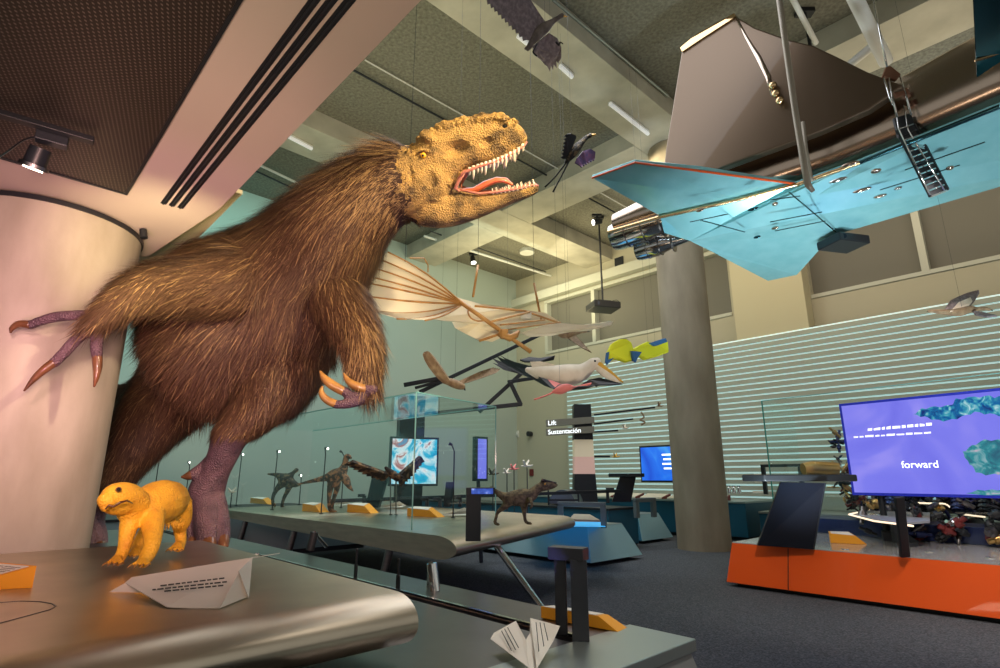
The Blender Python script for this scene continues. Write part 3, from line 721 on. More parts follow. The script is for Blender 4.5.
# ---- second wing table (carries the glass case)
CZT = 1.05
T2 = thing('wing_table', ST_(7, 5, BENZ), 'long steel wing shaped table carrying the glass case of small dinosaurs', 'table')
def case_prof(t):
    f = (t-3.83)/3.4; s_n = 4.72+f*1.25; th = .24-.03*f
    return [(s, z) for s, z in airfoil(s_n, 12.6, CZT, th, .12, r=.36-.1*f)]
MB().loft([[ST_(s, t, z) for s, z in case_prof(t)] for t in (3.83, 5.0, 6.2, 7.3)] + [[ST_(s+.12 if s < 7 else s, 7.45, z*.6+CZT*.4-.02) for s, z in case_prof(7.45)]]).build('top', 'steel', T2, smooth=True, ang=35)
stl = (((310,549),(316,528)),((434,590),(426,553)),((524,545),(537,603)))
def strut(px, py, zb, qx, qy, zt, r=.035, parent=T2):
    b0 = PZ(px, py, zb); k_ = depth(b0); t0 = PK(qx, qy, k_*1.02); d = (t0-b0); t0 = b0+d*((zt-b0.z)/d.z)
    MB().tube([b0, b0+(t0-b0)*.62], r, 14).build('leg', 'charcoal', parent, smooth=True, ang=40)
    MB().tube([b0+(t0-b0)*.6, t0], r*.55, 14).build('piston', 'chrome', parent, smooth=True, ang=40)
def post(p, q, r, name='leg', m='steel_dark', parent=T2): return MB().tube([p, q], r, 14).build(name, m, parent, smooth=True, ang=40)
bb = PZ(435, 591, BENZ); post(bb, bb+UP*.165-a*.0+b*.005-Vector((.03,0,0)), .034, m='chrome'); post(bb+UP*.16-Vector((.03,0,0)), Vector((bb.x-.07, bb.y+.25, CZT-.12)), .018, 'piston', 'chrome')
bb = PZ(310, 550, BENZ); post(bb, bb+UP*.17+Vector((.03,0,0)), .04, m='black'); post(bb+UP*.16+Vector((.03,0,0)), Vector((bb.x+.07, bb.y+.3, CZT-.1)), .02, 'piston', 'chrome')
for (x, yb) in ((298, 0), (396, 0), (247, 0)):
    tp = PZ(x+4, 530, CZT-.14); tp = ST_(tp.dot(a), 4.3, CZT-.13); d = ray(x, 545); k_ = 4.35/d.dot(b); p = CAM+d*k_; s_ = p.dot(a)
    post(ST_(s_, 4.25, .0)-Vector((.14,0,0)), ST_(s_, 4.3, CZT-.12), .055)
d = ray(525, 560); k_ = 4.7/d.dot(b); p = CAM+d*k_
post(ST_(p.dot(a), 5.0, 0)+Vector((.16,0,0)), ST_(5.35, 4.9, CZT-.14), .04, m='chrome'); 
# loop bollards on the case table and wing
def loop(base, dirv, w, h, th, label, m='charcoal', legs=2, cat='rail', name='loop_rail', group=None, par=True):
    dirv = Vector(dirv).normalized(); o = thing(name, base, label, cat, group)
    e0 = base; e1 = base+dirv*w
    MB().box(e0+UP*h/2, (th, th, h), dirv).build('post', m, o, bevel=.004)
    if legs == 2: MB().box(e1+UP*h/2, (th, th, h), dirv).build('post', m, o, bevel=.004)
    MB().bar(e0-dirv*th/2+UP*(h+th*.4), e1+dirv*th/2+UP*(h+th*.4), th, th*.8).build('top_rail', m, o, bevel=.004)
    return o
bq = PZ(473, 541, CZT); hq = m_(47, bq)
o = thing('reading_post', bq, 'dark steel post with a small blue screen bar beside the glass case', 'post')
MB().box(bq+UP*hq/2, (m_(15, bq), .06, hq), Vector((1,.1,0))).build('post', 'charcoal', o, bevel=.004)
hc = bq+UP*(hq-.02)+Vector((m_(7, bq), 0, 0)); MB().box(hc+UP*.03, (m_(29, bq), .10, .07), Vector((1,.1,0))).build('head', 'charcoal', o, bevel=.004)
MB().box(hc+Vector((.0,-.056,.03))+Vector((m_(2,bq),0,0)), (m_(22, bq), .006, .052), Vector((1,.1,0))).build('screen', screenmat('post_screen', [(.3,(.01,.03,.2)),(.55,(.05,.12,.55)),(.7,(.5,.6,1))], 9, 1.0), o)
# ================================================================ creatures, glass case and what is in it
def creature(name, chains, vox, mats, label, cat, group=None, regions=None, base=None, extra=None, loc3=None, parent=None):
    """chains: list of (pixel chain, flat or None); one continuous remeshed body. regions: fn(centre array)->material index"""
    mb = MB()
    for c in chains:
        c, fl = c if isinstance(c, tuple) and isinstance(c[0], list) else (c, None)
        pts, rad = chain_px(c, 3); mb.tube(pts, rad, 14, flat=fl, capround=True)
    if extra: extra(mb)
    me = remesh(mb, vox, 2, .5)
    if base is None:
        V = np_verts(me); base = Vector(((V[:,0].min()+V[:,0].max())/2, (V[:,1].min()+V[:,1].max())/2, V[:,2].min()))
    T = parent or thing(name, base, label, cat, group)
    o = place_mesh(me, 'body', mats, T)
    if regions:
        n = len(me.polygons); c = np.empty(n*3); me.polygons.foreach_get('center', c); c = c.reshape(-1, 3)+np.array(T.location)
        me.polygons.foreach_set('material_index', regions(c).astype(int))
    return T, o
# ---- yellow beaked dinosaur on the near table
K = 3.15
def q(x, y, r, Y): return (x, y, Y, r)
Y0 = PZ(150, 572, TZ).y
yel = [
 [q(170,500,18,3.35), q(160,502,21.5,3.22), q(143,508,19,3.08), q(131,510,13,3.0)],
 [q(136,503,13,3.0), q(126,497,14,2.93), q(115,496.5,13.2,2.86), q(108,500,9.5,2.82)],
 [q(128,503,11,2.95), q(119,504,11,2.9), q(110,505,9,2.85), q(105.5,507,5,2.82)],
 [q(105,500,6,2.82), q(103.5,506,3.6,2.80), q(105,510,2,2.80)],
 [q(178,505,13,3.42), q(181,520,10,3.48), q(180,530,6,3.52), q(181,541,5,3.52), q(179,547,5,3.48)],
 [q(133,515,11,3.02), q(128,530,8,2.98), q(125,545,6.2,2.96), q(121,556,5.5,2.93), q(118,561,4.5,2.90)],
 [q(152,515,12,3.08), q(153,530,9.5,3.0), q(152,545,7.5,2.92), q(147,556,7,2.88), q(143,562,5.5,2.84)],
 [q(160,515,10,3.3), q(147,530,7,3.3), q(138,545,5.5,3.28), q(136,552,5,3.24)],
]
toes = []
for (x, y, Y, n, sp) in ((117,560,2.88,4,4.2), (143,561.5,2.82,4,4.4), (135,552.5,3.2,3,3.6), (178,546.5,3.44,4,3.6)):
    for i in range(n):
        dx = (i-(n-1)/2)*sp; toes.append([q(x, y-3, 3.2, Y+.03), q(x-1+dx*.8, y+.8, 2.0, Y-.01), q(x-2.2+dx*1.3, y+3, 1.5, Y-.04)])
def yreg(c): return np.zeros(len(c))
YB = PZ(143, 566, TZ)
YD, yb_ = creature('yellow_dinosaur', yel+toes, .006, ['yellowskin'], 'small bright yellow beaked four legged dinosaur model standing on the near table', 'dinosaur', base=Vector((YB.x, YB.y, TZ)))
ey = MB(); ey.ball(P(118.5, 489.5, 2.80), .013, 12, 8); eo = ey.build('eye', 'claw', YD, smooth=True); ey = MB(); ey.ball(P(118.5, 489.5, 2.788), .008, 10, 8); ey.build('pupil', 'blackgloss', eo, smooth=True)
mh = MB(); mh.tube([P(105.5, 509, 2.765), P(109, 505.5, 2.76), P(114, 506.5, 2.768), P(120, 502.5, 2.775), P(127, 500.5, 2.80), P(133, 503.5, 2.85)], [.003,.006,.006,.006,.005,.002], 6); mh.build('mouth_line', 'claw', YD)
for c in toes:
    x, y, Yt_, r_ = c[-1]; t_ = P(x, y, Yt_); MB().tube([t_, t_+Vector((-.004,-.012,-.003)), t_+Vector((-.007,-.022,-.012))], [.006,.0045,.001], 7).build('claw', 'claw_tan', YD, smooth=True)
# wrinkly feather tufts down the flank
tf = MB(); RR = random.Random(4)
for i in range(260):
    x = RR.uniform(150, 184); y = RR.uniform(494, 522); Yv = 3.0+(x-140)*.010
    p = P(x, y, Yv-.015); tf.tube([p+Vector((0,.03,.004)), p+Vector((0,.005,-.012)), p+Vector((RR.uniform(-.004,.004),.004,-.05))], [.006,.005,.001], 5)
tf.build('down_tufts', 'yellowskin', YD, smooth=True); 
# ---- glass case
def sd(px, py, Z=CZT): return PZ(px, py, Z)
GZ0, GZ1 = CZT+.002, 2.68
cA = ST_(5.75, 3.98); cB = ST_(6.15, 5.7); cC = ST_(12.3, 5.7); cD = ST_(12.3, 3.98)
GC = thing('display_case', (cA+cC)/2+UP*CZT, 'tall clear glass case of small feathered dinosaurs on the long wing table', 'glass case')
def pane(p, q_, z0, z1, parent, th=.012, name='glass_pane'):
    d = (q_-p).normalized(); n = UP.cross(d)*th/2
    return MB().hexa([p-n+UP*z0, q_-n+UP*z0, q_+n+UP*z0, p+n+UP*z0, p-n+UP*z1, q_-n+UP*z1, q_+n+UP*z1, p+n+UP*z1]).build(name, 'glass', parent)
pane(cA+(cD-cA).normalized()*.01, cD, GZ0, GZ1, GC); pane(cA+(cB-cA).normalized()*.01, cB, GZ0, GZ1, GC); pane(cB+(cC-cB).normalized()*.01, cC, GZ0, GZ1, GC)
MB().prism([p+UP*GZ1 for p in (cA, cB, cC, cD)], UP*.012).build('glass_lid', 'glass', GC)
for p in (cA, cB): MB().box(p+UP*(GZ0+GZ1)/2, (.016, .016, GZ1-GZ0)).build('glass_edge', 'glass_edge', GC)
for p, q_ in ((cA, cB), (cA, cD), (cB, cC)): MB().bar(p+UP*(GZ1+.006), q_+UP*(GZ1+.006), .016, .016).build('glass_edge', 'glass_edge', GC)
# lamp stalks inside
def stalk(px, py0, py1, lbl, on=True, lean=0, t=None, Z=CZT):
    bpt = PZ(px, py1, Z+.001); kk = depth(bpt); tp = PK(px+lean, py0, kk); o = thing('lamp_stalk', bpt, lbl, 'lamp', 'thin lamp stalks in the glass case')
    h = tp.z-bpt.z; r = .011
    MB().tube([bpt, bpt+UP*.012], .035, 14).build('foot', 'black', o, smooth=True, ang=40)
    MB().tube([bpt, bpt+UP*h*.92, tp], r, 8).build('stem', 'black', o, smooth=True)
    hd = MB(); dv = Vector((.05, -.02, -.01)) if on else Vector((-.04, -.02, .02)); hd.tube([tp, tp+dv], [.02, .026], 10); ho = hd.build('head', 'black', o, smooth=True, ang=40)
    if on: ln = MB(); ln.tube([tp+dv, tp+dv*1.25], .018, 10); ln.build('lens', 'lit_small', ho, smooth=True, ang=40)
    return o
stalk(321, 448, 514, 'thin black lamp stalk left of the feathered dinosaur with the raised neck', True, 4)
stalk(272, 451, 510, 'thin black lamp stalk left of the striding beaked dinosaur in the case', True, 5)
stalk(236, 454, 506, 'thin black lamp stalk just right of the big dinosaur leg', True, 5)
stalk(453, 445, 518, 'unlit thin black lamp stalk right of the picture screen', False, -1)
stalk(299, 475, 505, 'short thin black stalk between the two walking dinosaurs', True, 0)
stalk(341, 452, 508, 'thin black stalk close behind the raised neck dinosaur', False, 1)
stalk(184, 462, 508, 'thin black lamp stalk seen left of the big purple foot', True, 4, None, .9)
stalk(152, 458, 508, 'thin black lamp stalk farthest left above the yellow dinosaur', True, 4, None, .9)
# feathered dinosaur with long neck and tail
FM = mat('brown_feathers', (.030,.014,.008), .7, noise=(17, (.30,.14,.06), .47, .60), bump=(60, .8))
FM2 = mat('grey_brown_feathers', (.16,.12,.08), .7, noise=(14, (.40,.32,.20), .42, .7), bump=(60, .8))
DARK = mat('dark_feathers', (.012,.010,.009), .65, noise=(17, (.17,.12,.06), .5, .62), bump=(60, .6))
def Yat(px, py): return PZ(px, py, CZT).y
ya = Yat(336, 512)
creature('raised_neck_dinosaur', [
 [q(299,484,1,ya), q(312,481,2,ya), q(325,478,3.4,ya), q(334,475,6,ya), q(341,473,6,ya), q(345,465,3.6,ya), (346,458,ya,2.8), q(348,456,2.6,ya), q(351,458,1.3,ya)],
 [q(332,478,4.5,ya), q(330,490,3,ya), q(329,500,2,ya), q(330,510,1.8,ya), q(334,512,1.4,ya-.05)],
 [q(337,478,4.5,ya), q(337,488,3,ya+.1), q(334,498,2,ya+.1), q(332,509,1.8,ya+.05), q(336,512,1.3,ya)],
 [q(342,475,4,ya), q(346,480,4.2,ya-.1), q(349,486,2.6,ya-.15), q(353,491,.9,ya-.2)]],
 .016, [FM], 'slender brown feathered dinosaur with raised neck and long tail in the case', 'dinosaur')
yb2 = Yat(284, 507)
creature('striding_dinosaur', [
 [q(268,474,1,yb2), q(277,475,2.4,yb2), q(284,479,6,yb2), q(289,477,4.5,yb2), q(293,473,2,yb2), (296.5,470,yb2,2.2)],
 [q(284,482,5,yb2), q(277,489,2.6,yb2), q(273,497,1.8,yb2), q(273,504,1.6,yb2), q(275,506,1.2,yb2)],
 [q(290,482,5,yb2), q(288,490,2.6,yb2), q(284,498,1.8,yb2), q(282,507,1.6,yb2), q(286,508,1.2,yb2)],
 [q(288,480,4,yb2), q(294,484,3.6,yb2), q(300,485,1,yb2)]],
 .016, [DARK], 'dark striding beaked feathered dinosaur on the left inside the case', 'dinosaur')
# outstretched winged model
yc = 6.9
def feathered_wing(mb, root, tip, chord, n=9, th=.012, back=None, droop=0):
    """a wing of overlapping feather blades from root to tip"""
    ax = (tip-root); L_ = ax.length; ax.normalize(); back = (back-ax*back.dot(ax)).normalized(); nn = ax.cross(back).normalized()*th
    pts = []
    m = 5; lead = [root+ax*L_*i/m + UP*droop*math.sin(PI*i/m) for i in range(m+1)]
    out = list(lead)
    trail = []
    for i in range(n):
        f = 1-i/n; f2 = 1-(i+.5)/n
        ln = chord*(1 if f < .5 else 1-.35*(f-.5)*2)
        p = root+ax*L_*f + UP*droop*math.sin(PI*f); p2 = root+ax*L_*f2 + UP*droop*math.sin(PI*f2)
        trail.append(p+back*ln*(.95) + ax*chord*.35*(f)) ; trail.append(p2+back*ln*(.78))
    pts = lead+trail
    # triangulate as strips between leading edge and trailing edge
    vs = []; fs = []
    N = len(trail)
    for i, t in enumerate(trail):
        f = 1-(i+.0)/N; l = root+ax*L_*f+UP*droop*math.sin(PI*f); vs += [l+nn, t+nn*.3, l-nn, t-nn*.3]
    for i in range(N-1):
        o = i*4; p_ = o+4
        fs += [(o, o+1, p_+1, p_), (o+2, p_+2, p_+3, o+3), (o, p_, p_+2, o+2), (o+1, o+3, p_+3, p_+1)]
    fs += [(0, 2, 3, 1), ((N-1)*4, (N-1)*4+1, (N-1)*4+3, (N-1)*4+2)]
    mb.add(vs, fs)
WG = thing('winged_dinosaur', PZ(394, 515, CZT), 'small dark winged dinosaur gliding on two rods in front of the screen', 'dinosaur')
mb = MB(); mb.tube([P(386,468,yc), P(392,474,yc), P(398,478,yc-.05), P(402,477,yc-.1)], [.02,.05,.045,.02], 12, capround=True)
wm1, wm2 = MB(), MB()
feathered_wing(mb, P(392,475,yc), P(353,461,yc-.3), .16, 9, .02, back=Vector((-.1,.7,-.6)))
feathered_wing(mb, P(397,476,yc), P(420,456,yc+.3), .22, 9, .02, back=Vector((.1,.7,-.6)))
mb.build('body', DARK, WG, smooth=True, ang=40)
for px in (390.5, 396): 
    bpt = PZ(px, 515, CZT); MB().tube([bpt, Vector((P(px,478,yc).x, P(px,478,yc).y, P(px,478,yc).z))], .009, 8).build('rod', 'black', WG); MB().tube([bpt, bpt+UP*.01], .03, 12).build('foot', 'black', WG)
# caption blocks in case and white paper darts
def block_at(px0, px1, py, hpx, label, Z=CZT, mt='amber', group='orange caption blocks in the glass case', cat='caption block', name='caption_block'):
    p = PZ(px0, py, Z+.001); q_ = PZ(px1, py+1.5, Z+.001); d = (q_-p).normalized(); nn_ = UP.cross(d); L_ = (q_-p).length; h = m_(hpx, p); D_ = min(.18, L_)
    o = thing(name, (p+q_)/2, label, cat, group)
    MB().hexa([p, q_, q_+nn_*D_, p+nn_*D_, p+UP*h, q_-d*L_*.28+UP*h*.85, q_-d*L_*.42+nn_*D_+UP*h*1.15, p+nn_*D_+UP*h*1.15]).build('block', mt, o, bevel=.002)
    u = p+UP*h; MB().hexa([u+d*.02+UP*.002, q_-d*L_*.32+UP*(h*.86+.003), q_-d*L_*.44+nn_*D_*.9+UP*(h*1.13+.003), p+d*.02+nn_*D_*.9+UP*(h*1.13+.003), u+d*.02+UP*.004, q_-d*L_*.32+UP*(h*.86+.005), q_-d*L_*.44+nn_*D_*.9+UP*(h*1.13+.005), p+d*.02+nn_*D_*.9+UP*(h*1.13+.005)]).build('caption_panel', 'paper' if mt == 'amber' else 'ink', o)
    return o
block_at(302, 320, 511, 7, 'orange caption block left of the raised neck dinosaur in the case')
block_at(347, 371, 512, 7.5, 'orange caption block right of the raised neck dinosaur in the case')
block_at(407, 438, 516, 7.5, 'orange caption block below the screen near the case corner')
def dart(px, py, w, label, Z=CZT):
    c = PZ(px, py, Z+.002); k_ = m_(w, c); o = thing('paper_dart', c, label, 'paper plane', 'white paper darts in the glass case')
    A_ = c-a*0-Vector((k_*.5, 0, 0)); 
    pts = [c+Vector((-k_*.5, -.02, .01)), c+Vector((k_*.42, -.16, .02)), c+Vector((k_*.5, .14, .05))]
    n = Vector((0,0,.004)); MB().prism(pts, n).build('left_fold', 'paper', o)
    pts = [c+Vector((-k_*.45, 0, .012)), c+Vector((k_*.3, -.05, .13)), c+Vector((k_*.5, .15, .03))]
    MB().prism(pts, n).build('raised_fold', 'paper', o); return o
dart(391, 508, 28, 'white folded paper dart between two orange blocks in the case'); dart(455, 516, 32, 'white folded paper dart at the near right corner of the case')
dart(338, 506, 22, 'white folded paper dart behind the raised neck dinosaur')
block_at(250, 268, 503, 5, 'orange caption block near the big purple leg in the case')
# ---- small green brown dinosaur on the wing tip
yd = PZ(497, 528, CZT+.005).y; ye = PZ(531, 527, CZT).y; ym = (yd+ye)/2
SDm = mat('mossy_feathers', (.08,.06,.025), .75, noise=(20, (.26,.20,.08), .42, .7), bump=(70, .8))
SD, so = creature('small_dinosaur', [
 [q(491,487,1.2,ym), q(498,493,2.8,ym), q(505,497,5,ym), q(514,498,7.5,ym), q(523,496.5,8,ym), q(531,495,6.5,ym), q(536,490,4.8,ym), q(541,486.5,4.5,ym)],
 [q(540,487,4.6,ym), q(547,485.5,4.8,ym), q(553,485.5,3.2,ym), q(556.5,485,1.6,ym)],
 [q(509,500,6,ym), q(505,506,3.6,ym), q(498,512,2,ym), q(496,518,1.7,ym), q(495,523,1.8,ym), q(499,524.5,1.2,ym-.05)],
 [q(524,500,6,ym), q(524,508,3.2,ym), q(524.5,515,2,ym), q(526,522,1.8,ym), q(531,523.5,1.4,ym-.05)],
 [q(530,499,2.2,ym-.15), q(532,505,1.5,ym-.2), q(530,509,1,ym-.2)]],
 .014, [SDm], 'small mossy brown two legged dinosaur standing on the tip of the wing table', 'dinosaur')
ey = MB(); ey.ball(P(545,484,ym-.085), .010, 8, 6); ey.build('eye', 'eye', SD, smooth=True)
MB().tube([P(541,482,ym-.03), P(542,480,ym-.03), P(556.5,483,ym-.02)], [.012,.02,.008], 6).build('snout_ridge', DARK, SD)
# ================================================================ things hanging in the air
def wire(p, parent, ztop=None, r=.0018):
    ztop = ztop or (CZ-.01)
    return MB().tube([p, Vector((p.x, p.y, ztop))], r, 5).build('wire', 'charcoal', parent)
def birdbody(mb, chain): 
    pts, rad = chain_px(chain, 3); mb.tube(pts, rad, 12, capround=True)
def polywing(mb, pts, th=.025):
    """pixel outline with a depth at every corner: (px,py,Y) list, fan of quads given thickness"""
    w = [P(*p) for p in pts]; n = (w[1]-w[0]).cross(w[-1]-w[0]).normalized()
    if len(w) > 3: n = sum(((w[i]-w[0]).cross(w[i+1]-w[0]) for i in range(1, len(w)-1)), Vector()).normalized()
    mb.prism([p-n*th/2 for p in w], n*th)
M['gal'] = mat('galvanised', (.42,.47,.45), .35, .7)
GREY = mat('grey_plumage', (.12,.10,.09), .7, noise=(9, (.26,.22,.19), .4, .7)); GREYW = mat('grey_wing', (.17,.14,.15), .7, noise=(22, (.30,.25,.26), .4, .7))
WHT = mat('white_plumage', (.85,.76,.64), .7, noise=(6, (.74,.64,.52), .4, .7)); BLK = mat('black_plumage', (.02,.02,.025), .6)
BRN = mat('brown_plumage', (.20,.13,.075), .7, noise=(12, (.34,.25,.15), .4, .7)); PNK = mat('pink_plumage', (.80,.22,.20), .6)
BEAK = mat('yellow_beak', (.75,.42,.05), .4); 
def serr(p, q_, n, dep, Yp, Yq):     # serrated feather edge points between p and q (pixels)
    out = []
    dx, dy = q_[0]-p[0], q_[1]-p[1]; L_ = math.hypot(dx, dy); nx, ny = -dy/L_, dx/L_
    for i in range(n):
        t0 = i/n; t1 = (i+.75)/n
        out.append((p[0]+dx*t0, p[1]+dy*t0, Yp+(Yq-Yp)*t0)); out.append((p[0]+dx*t1+nx*dep, p[1]+dy*t1+ny*dep, Yp+(Yq-Yp)*t1))
    out.append((q_[0], q_[1], Yq)); return out
def bird(name, Y, label, cat, bodyc, wings, mats, beak=None, legs=(), wirep=None, extra=None, group=None):
    mb = MB(); birdbody(mb, bodyc); c = P(bodyc[len(bodyc)//2][0], bodyc[len(bodyc)//2][1], Y)
    T = thing(name, c, label, cat, group)
    mb.build('body', mats[0], T, smooth=True)
    for w_ in wings:
        mt = w_[1]; wm = MB(); polywing(wm, w_[0], w_[2] if len(w_) > 2 else .03); wm.build('wing' if len(w_) < 4 else w_[3], mt, T)
    if beak: bm_ = MB(); pts, rad = chain_px(beak[0], 3); bm_.tube(pts, rad, 10, capround=True); bm_.build('beak', beak[1], T, smooth=True)
    for L_ in legs: lm_ = MB(); pts, rad = chain_px(L_[0], 2); lm_.tube(pts, rad, 8); lm_.build('leg', L_[1], T, smooth=True)
    if wirep: wire(P(*wirep), T)
    return T
Yb = 6.2
def fl(pts, Y, dY=0): return [(x, y, Y+dY*i) for i, (x, y) in enumerate(pts)]
# big bird top centre: seen from below
w1 = [(545,22,Yb), (538,12,Yb-.1), (531,1,Yb-.25), (524,-8,Yb-.35), (505,-10,Yb-.45)] + serr((487,0), (526,40), 11, 2.6, Yb-.5, Yb-.05) + [(533,40,Yb)]
w2 = [(549,33,Yb), (557,38,Yb+.1), (561,47,Yb+.15), (561,58,Yb+.25), (558,63,Yb+.3), (556,60,Yb+.3), (556.5,68,Yb+.35), (553.5,64,Yb+.33), (553,70,Yb+.35), (550.5,65,Yb+.3), (550,71.5,Yb+.35), (547,66,Yb+.3), (545,65,Yb+.28), (541,60,Yb+.25), (537,57,Yb+.2), (533,54,Yb+.12), (533,46,Yb+.05)]
bird('hanging_bird', Yb, 'large grey long necked bird with spread wings hanging highest over the dinosaur', 'bird',
 [(527,49,Yb,1.5), (531,43,Yb,3), (538,34,Yb,5.5), (546,27,Yb,5), (552,22,Yb,3), (558,18,Yb,2.2), (562,15.5,Yb,2.2)], [(w1, GREYW, .02), (w2, GREYW, .02), ([(530,42,Yb),(534,46,Yb),(528,51,Yb),(526.5,50,Yb),(526,48.5,Yb),(525,50,Yb),(524.5,48.5,Yb)], GREY, .02, 'tail')], [GREY],
 ([(562,15.5,Yb,1.4), (567,16.5,Yb,.5)], BEAK), [([(537,44,Yb,.8), (533,52,Yb,.8), (537,56,Yb,.9)], BLK), ([(556,42,Yb,.9), (559,45,Yb,1.2), (560,42,Yb,.6), (563,44,Yb,.5)], BLK)], (545, 24, Yb))
Yc = 7.6
w1 = [(571,147,Yc), (576,137,Yc-.1), (575,135,Yc-.15), (571,133.5,Yc-.2)]+serr((567,134), (563,159), 7, 2.2, Yc-.25, Yc)+[(568,158,Yc)]
w2 = [(577,158,Yc), (583,151,Yc+.1), (590,149,Yc+.2), (595,152,Yc+.3)]+serr((594.5,158), (580,166), 6, -2.2, Yc+.3, Yc+.05)+[(575,163,Yc)]
PURP = mat('violet_plumage', (.05,.035,.12), .5, noise=(12, (.14,.05,.12), .4, .7))
bird('hanging_bird', Yc, 'dark long legged bird with violet wings hanging above the open jaws', 'bird',
 [(566,162,Yc,1.6), (570,157,Yc,3.5), (575,150,Yc,4.8), (581,143,Yc,3.2), (586,138,Yc,2.2), (590,135.5,Yc,2.2)], [(w1, BLK, .02), (w2, PURP, .02)], [DARK],
 ([(590,135.5,Yc,1.6), (595.5,134.5,Yc,.6)], BEAK), [([(568,160,Yc,1), (556,176,Yc,.7), (545,187,Yc,.9)], BLK), ([(569,161,Yc,1), (561,177,Yc,.7), (553,192,Yc,.9)], BLK)], (572, 148, Yc))
# pelican
Yp = 9.5
pw = [(540,385,Yp), (540,372,Yp+.2), (530,366,Yp+.5), (515,362,Yp+.9), (505,358,Yp+1.2), (500,355,Yp+1.3), (506,360,Yp+1.2), (497,356.5,Yp+1.4), (502,362,Yp+1.3), (492,358,Yp+1.5), (499,364.5,Yp+1.3), (493,363,Yp+1.4), (504,370,Yp+1.1), (520,374,Yp+.8), (530,378,Yp+.4)]
pw = [(541,383,Yp), (541,364,Yp+.2)] + pw[2:]
pf = [(580,386,Yp-.1), (590,380,Yp-.4), (600,378,Yp-.7), (622,384,Yp-1.2), (612,385,Yp-1.1), (600,385,Yp-.8), (590,386,Yp-.5)]
pel = bird('pelican', Yp, 'white pelican with black wing tips and long yellow bill hanging in mid air', 'bird',
 [(528,370,Yp,3), (540,373,Yp,7), (555,375,Yp,10), (570,375,Yp,11), (582,372,Yp,8.5), (589,367,Yp,6.5), (594,363,Yp,5.5), (597,361.5,Yp,4)], [(pw, BLK, .03), (pf, BLK, .03), ([(520,360,Yp+.6), (529,357.5,Yp+.8), (540,358.5,Yp+.8), (555,356,Yp+.9), (554,359.5,Yp+.9), (540,362,Yp+.7), (525,362,Yp+.6)], BLK, .03),
  ([(530,362,Yp-.02), (540,361.5,Yp-.04), (552,364,Yp-.06), (566,370,Yp-.06), (570,377,Yp-.06), (558,382,Yp-.06), (545,381,Yp-.04), (536,377,Yp-.02)], WHT, .05, 'wing_covert')], [WHT],
 ([(595,362,Yp,3.6), (603,368,Yp,3.4), (613,375,Yp,2.2), (622.5,382,Yp,.9)], BEAK), (), (568, 360, Yp))
pc = MB(); pts, rad = chain_px([(596,366,Yp-.03,3.5), (604,373,Yp-.03,4), (612,378,Yp-.03,3), (619,382,Yp-.02,1)], 3); pc.tube(pts, rad, 10, flat=(Vector((0,1,0)), .5), capround=True); pc.build('throat_pouch', WHT, pel, smooth=True)
pc = MB(); pc.ball(P(595, 361, Yp-.09), .02, 8, 6); pc.build('eye', BLK, pel, smooth=True)
# flamingo
Yf = 9.0
bird('flamingo', Yf, 'pink flamingo with black wing tips flying below the white pelican', 'bird',
 [(553,392,Yf,1.5), (560,390,Yf,4.5), (567,387.5,Yf,4), (574,388,Yf,2), (582,386,Yf,1.4), (590,384,Yf,1.4), (594,383.5,Yf,1.8)],
 [([(558,389,Yf), (563,385,Yf), (553,381,Yf+.2), (540,377,Yf+.4), (527,375,Yf+.7), (536,381,Yf+.6), (545,386,Yf+.3), (553,389,Yf)], BLK, .02), ([(557,389.5,Yf-.02), (566,386.5,Yf-.02), (553,381.5,Yf+.15), (548,380.2,Yf+.25), (552,385,Yf+.1)], PNK, .035, 'wing_covert'), ([(571,390,Yf), (578,386.5,Yf-.2), (588,386,Yf-.4), (595,385.8,Yf-.5), (585,389,Yf-.3)], BLK, .02)], [PNK],
 ([(594,383.5,Yf,1.3), (596.5,386,Yf,1)], BLK), [([(556,391,Yf,1), (545,396,Yf,.8), (534,399.5,Yf,.9)], PNK)], (560, 388, Yf))
# brown ibis-like bird behind the glider tail
Yi = 9.8
bird('brown_bird', Yi, 'brown bird with one long drooping wing behind the glider tail', 'bird',
 [(556,332,Yi,1.5), (562,334,Yi,4), (569,334,Yi,4.5), (575,333,Yi,2.6), (581,332,Yi,1.4), (586,331.2,Yi,1.4)], [([(566,337,Yi), (574,334,Yi), (583,343,Yi-.3), (590,351,Yi-.5), (591.5,352.5,Yi-.5), (584,349,Yi-.4), (576,344,Yi-.2)], BRN, .03)], [BRN],
 ([(586,331,Yi,.9), (589,331.5,Yi,.5)], BLK), (), (570, 333, Yi))
# owl-like speckled bird
Yo = 8.6
lw_ = [(447,377,Yo)]+[(441,368,Yo-.1), (433,357,Yo-.3), (428,352,Yo-.5), (425.5,351.5,Yo-.6), (424,354,Yo-.6), (426,360,Yo-.5), (430,367,Yo-.4), (437,376,Yo-.25), (444,383,Yo-.1), (452,386,Yo)]
rw_ = [(462,384,Yo), (459,381,Yo)]+[(468,377,Yo+.1), (480,371.5,Yo+.3), (488,369,Yo+.5)] + serr((491,368.5), (499,370), 4, -1.2, Yo+.6, Yo+.7)+[(496,373,Yo+.6), (485,377,Yo+.4), (470,382,Yo+.1)]
bird('speckled_bird', Yo, 'speckled brown bird of prey with long spread wings hanging above the glass case', 'bird',
 [(443,379,Yo,1.4), (450,382,Yo,4), (458,385,Yo,4.4), (462,386.5,Yo,3.4)], [(lw_, BRN, .05), (rw_, BRN, .04)], [BRN], ([(464,388,Yo,1.3), (465,390,Yo,.7)], BLK), (), (455, 381, Yo))
